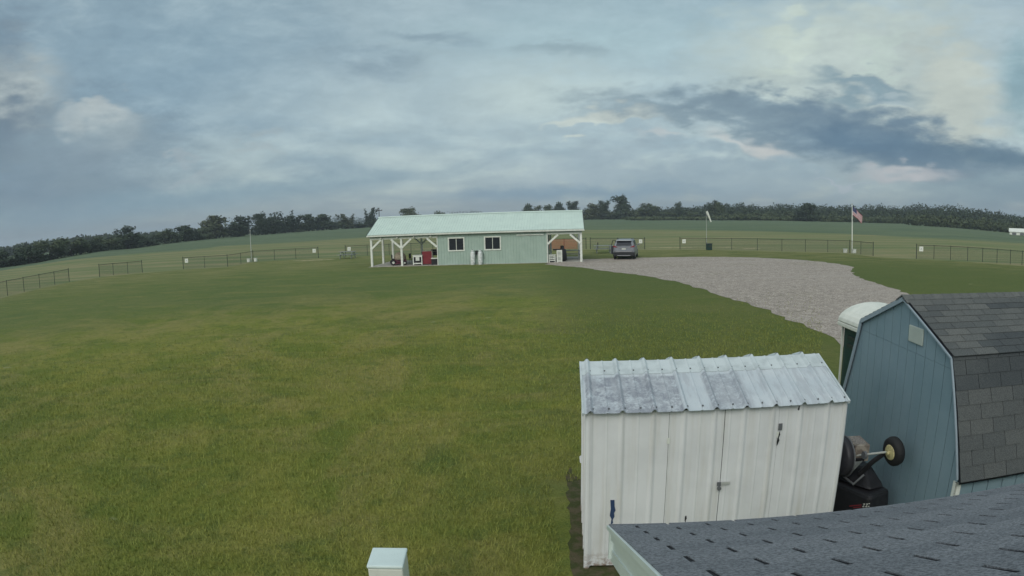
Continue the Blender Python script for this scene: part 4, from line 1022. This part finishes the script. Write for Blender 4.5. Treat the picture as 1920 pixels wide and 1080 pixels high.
# ------------------------------------------------------------------ own building: shingled roof below the camera
P_ = Vector((.39578, 2.33375, 2.27416)); U_ = Vector((-.06502, -.90720, .41564)).normalized(); V_ = Vector((.99643, -.08152, -.02205)).normalized()
NN = U_.cross(V_).normalized()
hb = empty('shingled_building', (0, 0, 0), 0, 'white building with a blue grey shingled roof in the near corner', 'building')
SLn, LEN = 4.2, 7.6
dk = MB(); q = [P_, P_+V_*LEN, P_+V_*LEN+U_*SLn, P_+U_*SLn]; q = [p-NN*.0055 for p in q]
dk.hexa([p-NN*.02 for p in q]+q); dk.build('roof_deck', MSLOT, hb)
shingles('roof', P_-U_*.012-NN*.0045, U_, V_, SLn, LEN, MSHINB, hb, lambda r, a: random.uniform(.25, .8), t=.0045, u0=-.0435, off=-.0475, gap=.016)
# back slope
RP = P_+U_*SLn; U2 = Vector((.07, .904, .421)).normalized(); bk = MB(); q = [RP, RP+V_*LEN, RP+V_*LEN-Vector((U2.x, U2.y, U2.z))*SLn, RP-Vector((U2.x, U2.y, U2.z))*SLn]
bk.hexa([p-Vector((0, 0, .03)) for p in q][::-1]+q[::-1]); bk.build('back_roof', MSHINB, hb)
# rake board: stepped white fascia hanging under the roof edge, outside the gable
MFASC = mat('white_aluminium_fascia', s3((206, 218, 214)), .4, noise=(s3((196, 208, 206)), 3., .4, .7), spec=.5)
E_ = Vector((.0, .0, -1))
def rake(name, out, z0, z1, wd):
    mb = MB(); a = P_-V_*out-NN*.028+U_*.004; b = a+U_*SLn
    def g(p, zz, o2): return p+V_*o2+E_*zz
    mb.hexa([g(a, z1, 0), g(a, z1, wd), g(b, z1, wd), g(b, z1, 0), g(a, z0, 0), g(a, z0, wd), g(b, z0, wd), g(b, z0, 0)])
    return mb.build(name, MFASC, hb)
rake('rake_fascia', -.006, 0, .045, .03); rake('rake_fascia', -.018, .045, .10, .03); rake('rake_fascia', -.012, .1001, .16, .03)
drip = MB(); drip.bar(P_-V_*.004-NN*.014-U_*.012, P_-V_*.004-NN*.014+U_*SLn, .012, .018, up=NN); drip.build('drip_edge', MFASC, hb)
ef = MB(); a = P_-NN*.028; ef.hexa([a+E_*.14, a+V_*LEN+E_*.14, a+V_*LEN+E_*.14-Vector((0, .02, 0)), a+E_*.14-Vector((0, .02, 0)), a, a+V_*LEN, a+V_*LEN-Vector((0, .02, 0)), a-Vector((0, .02, 0))]); ef.build('eave_fascia', MFASC, hb)
# walls set in under the overhangs
iw = P_+V_*.28-Vector((0, .30, 0)); fw = MB()
a, b = Vector((iw.x, iw.y, 0)), Vector((iw.x, iw.y, 0))+V_*(LEN-.5)
bkv = Vector((-.0771, -.997, 0))*6.6
ht = 1.98
fw.hexa([a+bkv, b+bkv, b, a, a+bkv+Vector((0, 0, ht)), b+bkv+Vector((0, 0, ht)), b+Vector((0, 0, ht)), a+Vector((0, 0, ht))]); fw.build('wall', MFASC, hb)
gl = MB(); pk = a+bkv*.5+Vector((0, 0, 3.5)); gl.raw([a+Vector((0, 0, ht)), a+bkv+Vector((0, 0, ht)), pk, a+V_*.1+Vector((0, 0, ht)), a+V_*.1+bkv+Vector((0, 0, ht)), pk+V_*.1], [(0, 1, 2), (3, 5, 4), (0, 2, 5, 3), (1, 4, 5, 2)]); gl.build('gable', MFASC, hb)

# ------------------------------------------------------------------ white utility pedestal
ub = empty('utility_pedestal', (-1.095, 4.27, 0), rad(2), 'white square utility pedestal standing alone on the near lawn', 'pedestal')
MB().box(-.145, -.145, 0, .145, .145, .868).build('body', MWHITE, ub, bevel=.012)
MB().box(-.152, -.152, .870, .152, .152, .902).build('lid', mat('pedestal_lid', s3((206, 222, 220)), .45), ub, bevel=.012)

# ------------------------------------------------------------------ trees
def leaf_mat(name, a, b):
    def f(q, oc, c, bs):
        oi = q.new('ShaderNodeObjectInfo').outputs['Random']
        c = q.mix(q.ss(q.noise(oc, .45, 3., .6), .35, .65), a, b); return q.mix(q.m('MULTIPLY', oi, .35), c, tuple(v*.62 for v in a))
    return mat(name, a, .85, spec=.15, build=f)
ML1 = leaf_mat('dark_leaves', (.036, .056, .034), (.062, .086, .046)); ML2 = leaf_mat('mid_leaves', (.060, .084, .046), (.098, .122, .062)); ML3 = leaf_mat('pale_leaves', (.075, .095, .05), (.11, .12, .065))
def leaf_cloud(lobes, n, size, seed, jit=.10):
    rg = np.random.default_rng(seed); vs = []
    wts = np.array([l[3]*l[4]*l[5] for l in lobes])**.75; wts /= wts.sum(); C = np.zeros((n, 3))
    idx = rg.choice(len(lobes), n, p=wts)
    d = rg.normal(size=(n, 3)); d /= np.linalg.norm(d, axis=1)[:, None]; r = rg.random(n)**.45
    L = np.array(lobes)[idx]; C = L[:, :3]+d*r[:, None]*L[:, 3:6]*(1+jit*np.clip(rg.normal(size=(n, 1)), -1.5, 1.2))
    a = rg.normal(size=(n, 3)); a /= np.linalg.norm(a, axis=1)[:, None]; b = np.cross(a, d); b /= np.linalg.norm(b, axis=1)[:, None]+1e-9
    s = size*rg.uniform(.5, 1.3, (n, 1)); co = np.stack([C-a*s, C+b*s*.8, C+a*s, C-b*s*.8], 1)
    return co.reshape(-1, 3)
def mesh_quads(name, co, m):
    n = len(co)//4; me = bpy.data.meshes.new(name); me.vertices.add(n*4); me.vertices.foreach_set('co', co.ravel()); me.loops.add(n*4); me.loops.foreach_set('vertex_index', np.arange(n*4))
    me.polygons.add(n); me.polygons.foreach_set('loop_start', np.arange(n)*4); me.polygons.foreach_set('loop_total', np.full(n, 4)); me.materials.append(m); me.update(); me.validate(); return me
def proto(kind, seed):
    """unit tree: height 1, width about 1"""
    rg = random.Random(seed); lobes = []
    if kind == 'round':
        for k in range(11): a = rg.uniform(0, 6.28); r = rg.uniform(0, .3); z = rg.uniform(.25, .8); q_ = rg.uniform(.14, .24)*(1.15-.5*abs(z-.5)); lobes.append((r*math.cos(a), r*math.sin(a), z, q_, q_, q_*.8))
        lobes += [(0, 0, .45, .34, .34, .3), (.05, 0, .84, .16, .16, .15), (.1, .1, .2, .32, .32, .18), (-.12, -.08, .22, .3, .3, .2)]
    elif kind == 'ragged':
        for k in range(9): a = rg.uniform(0, 6.28); r = rg.uniform(.08, .34); z = rg.uniform(.35, .86); q_ = rg.uniform(.12, .2); lobes.append((r*math.cos(a), r*math.sin(a), z, q_, q_, q_*.9))
        lobes += [(0, 0, .4, .28, .28, .3), (.05, .05, .68, .2, .2, .2), (-.1, 0, .2, .3, .3, .18)]
    elif kind == 'low':
        for k in range(9): a = rg.uniform(0, 6.28); r = rg.uniform(.1, .36); z = rg.uniform(.12, .7); q_ = rg.uniform(.16, .26); lobes.append((r*math.cos(a), r*math.sin(a), z, q_, q_, q_))
    elif kind == 'spiky':
        for k in range(7):
            a = rg.uniform(0, 6.28); r = rg.uniform(.15, .4); z1 = rg.uniform(.7, 1.)
            for t in (.3, .42, .54, .66, .78, .89, 1.): lobes.append((r*t*math.cos(a), r*t*math.sin(a), z1*t, .12*(1.25-t)+.02, .12*(1.25-t)+.02, .09))
        lobes += [(0, 0, .34, .26, .26, .26), (.06, 0, .58, .17, .17, .18), (0, 0, .16, .3, .3, .15)]
    n = {'round': 2400, 'ragged': 1700, 'low': 1900, 'spiky': 1500}[kind]
    co = leaf_cloud(lobes, n, .034, seed); co[:, 2] *= 1/np.percentile(co[:, 2], 99.3); co[:, :2] *= .52/np.percentile(np.abs(co[:, :2]), 99); tr = MB(); tr.tube([(0, 0, 0), (.005, 0, .3), (0, .01, .6)], [.03, .022, .008], 6, False)
    for k in range(6):
        l = lobes[k]; tr.tube([(0, 0, .2+.05*k), (l[0]*.5, l[1]*.5, (l[2]+.3)/2), (l[0], l[1], l[2])], [.014, .009, .003], 4, False)
    return co, tr
cache = {}
def tree(px, ytop, wpx, kind, leaf, label, D=None, group='trees along the far field edge', ybase=None, base_in=4.):
    a, e = azel(px, ytop); De, ze = zedge(a); D = D or De+base_in
    x, y = D*math.sin(a), D*math.cos(a); z = ze if D > De-2 else gz(x, y)
    top = CAMH+D*math.tan(e); hgt = max(2., top-z+.2); wid = wpx/F*D
    seed = random.randint(0, 3); key = (kind, seed, leaf.name)
    if key not in cache:
        co, tr = proto(kind, seed*17+hash_(kind)); cme = mesh_quads('crown', co, leaf)
        tme = bpy.data.meshes.new('trunk'); tme.from_pydata(tr.v, [], tr.f); tme.materials.append(MTRUNK); cache[key] = (cme, tme)
    cme, tme = cache[key]; nm = {'round': 'broadleaf_tree', 'ragged': 'ragged_tree', 'low': 'bushy_tree', 'spiky': 'spiky_tree'}[kind]
    o = empty(nm, (x, y, z-.2), random.uniform(0, 6.28), label, 'tree', group)
    for nm2, me in (('crown', cme), ('trunk', tme)):
        c = bpy.data.objects.new(nm2, me); COL.objects.link(c); c.parent = o; c.scale = (wid*1.16, wid*1.16, hgt*1.02)
def hash_(s): return sum(ord(c) for c in s)
TREES = [
 (12, 470, 60, 'low', ML1, 'dark bushy tree at the far left edge of the photo'),
 (52, 462, 56, 'low', ML1, 'dark low bushy tree second from the left edge'),
 (92, 452, 54, 'low', ML2, 'mid green rounded bush third from the left edge, above the leftmost fence'),
 (132, 447, 60, 'low', ML2, 'lighter green bushy tree above the gap between the two leftmost fences'),
 (170, 452, 44, 'low', ML1, 'small dark bush just left of the free-standing fence panel'),
 (202, 444, 46, 'low', ML2, 'mid green bush at the left foot of the tall dark domed tree'),
 (236, 427, 58, 'round', ML1, 'tall dark domed tree rising above the short fence panel'),
 (277, 441, 44, 'low', ML1, 'dark low tree just right of the tall dark domed tree'),
 (310, 431, 44, 'low', ML2, 'bushy tree halfway between the domed tree and the big twin crowns'),
 (346, 424, 44, 'round', ML1, 'dark tree directly above the left end of the fence by the bare pole'),
 (374, 428, 40, 'low', ML2, 'low bushy tree at the left foot of the big twin crowns'),
 (404, 406, 52, 'round', ML3, 'left tree of the big twin crowns left of the bare pole'),
 (446, 408, 52, 'round', ML1, 'right tree of the big twin crowns, just left of the bare pole'),
 (489, 401, 34, 'round', ML1, 'tree with a peaked top just right of the bare pole'),
 (508, 408, 36, 'round', ML1, 'small rounded tree between the peaked one and the tall spiky one'),
 (533, 398, 34, 'spiky', ML1, 'dark spiky topped tree, tallest right of the bare pole'),
 (546, 405, 30, 'ragged', ML1, 'ragged dark tree leaning right of the spiky topped one'),
 (560, 420, 40, 'low', ML2, 'low bush between the spiky tree and the round pair'),
 (577, 403, 30, 'round', ML1, 'left half of the round pair of trees above the fence end'),
 (602, 403, 38, 'round', ML1, 'right half of the round pair of trees above the fence end'),
 (626, 416, 34, 'low', ML2, 'low tree right of the round pair'),
 (652, 402, 34, 'spiky', ML3, 'pale spiky tree above the outdoor picnic table'),
 (673, 420, 30, 'low', ML1, 'small low bush between the pale spiky tree and the roof corner'),
 (692, 392, 26, 'spiky', ML1, 'tall thin dark tree beside the left end of the green roof'),
 (768, 391, 40, 'round', ML3, 'pale rounded tree rising behind the left part of the green roof'),
 (822, 397, 22, 'low', ML2, 'small pale bush peeking over the green roof'),
 (990, 384, 24, 'round', ML2, 'first rounded tree of the row over the right part of the green roof'),
 (1010, 387, 24, 'round', ML3, 'second tree of the row over the right part of the green roof'),
 (1030, 386, 24, 'round', ML2, 'third tree of the row over the right part of the green roof'),
 (1048, 381, 24, 'round', ML1, 'darker fourth tree of the row over the right part of the green roof'),
 (1078, 378, 22, 'ragged', ML1, 'dark ragged tree just over the right end of the green roof'),
 (1107, 384, 36, 'round', ML3, 'broad bushy tree just right of the green roof'),
 (1128, 377, 20, 'ragged', ML1, 'thin dark crowned tree left of the tallest field tree'),
 (1147, 392, 30, 'low', ML2, 'low bushes at the left foot of the tallest field tree'),
 (1166, 368, 34, 'round', ML1, 'tallest rounded tree, directly above the suv'),
 (1194, 390, 36, 'low', ML2, 'low bush at the right foot of the tallest field tree'),
 (1223, 382, 34, 'ragged', ML2, 'ragged tree right of the suv with a notched top'),
 (1250, 398, 36, 'low', ML2, 'low hedge tree left of the small round topped one'),
 (1275, 381, 18, 'round', ML1, 'small round topped dark tree on a narrow stem'),
 (1300, 397, 34, 'low', ML2, 'low hedge tree between the small round one and the windsock'),
 (1332, 377, 22, 'ragged', ML1, 'thin leaning tree directly behind the windsock'),
 (1348, 381, 28, 'round', ML2, 'bushy tree just right of the windsock'),
 (1425, 398, 44, 'low', ML2, 'low bushes left of the dark broad tree, left clump'),
 (1465, 397, 44, 'low', ML2, 'low bushes left of the dark broad tree, right clump'),
 (1512, 382, 40, 'round', ML1, 'dark broad tree halfway between the windsock and the flagpole'),
]
for t in TREES: tree(*t)
# undergrowth joining the tree feet, and the woods on the far rise: masses nobody could count
def mass(name, spans, leaf, label, size, per, cat='woods'):
    cos = []
    for i, (px, yt, wpx, D) in enumerate(spans):
        a, e = azel(px, yt); De, ze = zedge(a); D2 = De+D if D < 150 else D
        x, y = D2*math.sin(a), D2*math.cos(a); top = CAMH+D2*math.tan(e); h_ = max(1.5, top-ze); wd = wpx/F*D2
        lob = [(x+random.uniform(-.3, .3)*wd, y+random.uniform(-.3, .3)*wd, ze+h_*random.uniform(.25, .5), wd*.45, wd*.45, h_*.36) for _ in range(3)]+[(x, y, ze+h_*.42, wd*.55, wd*.55, h_*.50), (x+wd*.1, y, ze+h_*.72, wd*.42, wd*.42, h_*.28)]
        cos.append(leaf_cloud(lob, per, size, i, .02))
    o = bpy.data.objects.new(name, mesh_quads(name, np.concatenate(cos), leaf)); COL.objects.link(o); tag(o, label, cat, kind='stuff')
sp_l = []
x = -10
while x < 700:
    yb = np.interp(x, [0, 62, 125, 187, 250, 312, 375, 420, 500, 587, 687], [503, 494, 482, 471, 466, 457, 450, 446, 440, 433, 427]); sp_l.append((x, yb-random.uniform(9, 17), 22, random.uniform(2, 9))); x += 11
mass('hedgerow', sp_l, ML1, 'dark undergrowth joining the feet of the trees on the left', .38, 130, 'hedgerow')
sp_m = [(x, 411-random.uniform(3, 11)+max(0, x-1440)*.012, 22, random.uniform(2, 9)) for x in range(960, 1400, 9)]
mass('hedgerow', sp_m, ML2, 'green undergrowth joining the trees right of the pavilion', .38, 190, 'hedgerow')
sp_r = []; sp_r2 = []
for x in range(1180, 1960, 7):
    yt = np.interp(x, [1180, 1280, 1330, 1400, 1440, 1540, 1600, 1690, 1740, 1790, 1840, 1880, 1920, 1960], [398, 394, 389, 387, 389, 389, 390, 389, 388, 390, 396, 403, 410, 418])
    sp_r.append((x, yt-6+random.choice((-3, -1, 0, 1, 3)), random.choice((24, 30, 38)), 420)); sp_r.append((x, yt+3+random.uniform(-3, 4), 26, 360)); sp_r2.append((x+3, yt+15+random.uniform(-4, 4), 22, 310 if x < 1700 else 270))
mass('woods', sp_r, ML1, 'dark wooded rise spreading behind the flagpole to the right edge', .62, 360)
mass('scrub', sp_r2, ML2, 'greener scrub and bushes at the foot of the wooded rise', .5, 260)
sp_f = []
for x in list(range(600, 1180, 9)): sp_f.append((x, 405+4*math.sin(x*.02)-max(0, x-700)*.012+random.uniform(-2, 2)-(5 if 840 < x < 900 else 0), 26, 1200))
for x in range(-10, 330, 9): sp_f.append((x, np.interp(x, [0, 60, 160, 250, 330], [463, 453, 440, 437, 433])+random.uniform(-2, 2), 26, 420))
mass('distant_woods', sp_f, ML1, 'faint wooded skyline far behind the tree line and the green roof', 1.1, 260)

# far utility pole and farm shed
a, e = azel(710.5, 393); D = 330; x, y = D*math.sin(a), D*math.cos(a); zt = CAMH+D*math.tan(e)
o = empty('utility_pole', (x, y, 1.5), 0, 'distant wooden utility pole above the left end of the green roof', 'utility pole')
MB().tube([(0, 0, 0), (0, 0, zt-1.5+1)], .22, 6).build('shaft', MTRUNK, o); MB().box(-1.8, -.12, zt-2.2, 1.8, .12, zt-1.8).build('crossarm', MTRUNK, o)
for q_ in (-1.6, 0, 1.6): MB().tube([(q_, 0, zt-1.8), (q_, 0, zt-1.3)], .12, 6).build('insulator', MGREY, o)
p0 = ground(1895, 441); a, e = azel(1910, 441); D = 235; x, y = D*math.sin(a), D*math.cos(a); zb = CAMH+D*math.tan(e)-.6
o = empty('farm_shed', (x, y, zb), -a, 'long low white farm shed at the far right edge before the woods', 'building')
MB().box(-3.5, 0, 0, 9, 5, 1.7).build('wall', MWHITE2, o); MB().prism([(0, -.3, 1.7), (0, 5.3, 1.7), (0, 2.5, 2.9)], (-3.8, 0, 0), (9.3, 0, 0)).build('roof', MWHITE2, o)
for x_ in (-2.5, .5, 3.5): MB().box(x_, -.05, 0.1, x_+1.6, -.003, 1.4).build('opening', MGREY, o)

# ------------------------------------------------------------------ air
hz = MB().box(-3400, -3400, -6, 3400, 3400, 60).build('haze', bpy.data.materials.new('haze')); tag(hz, 'thin even haze in the air over the whole field', 'haze', kind='stuff')
hm = hz.data.materials[0]; hm.use_nodes = True; q = N(hm.node_tree); q.n.clear()
vol = q.new('ShaderNodeVolumePrincipled', {'Color': (.80, .90, 1.0), 'Density': .00042, 'Anisotropy': .2}); q.l.new(vol.outputs[0], q.new('ShaderNodeOutputMaterial').inputs['Volume'])
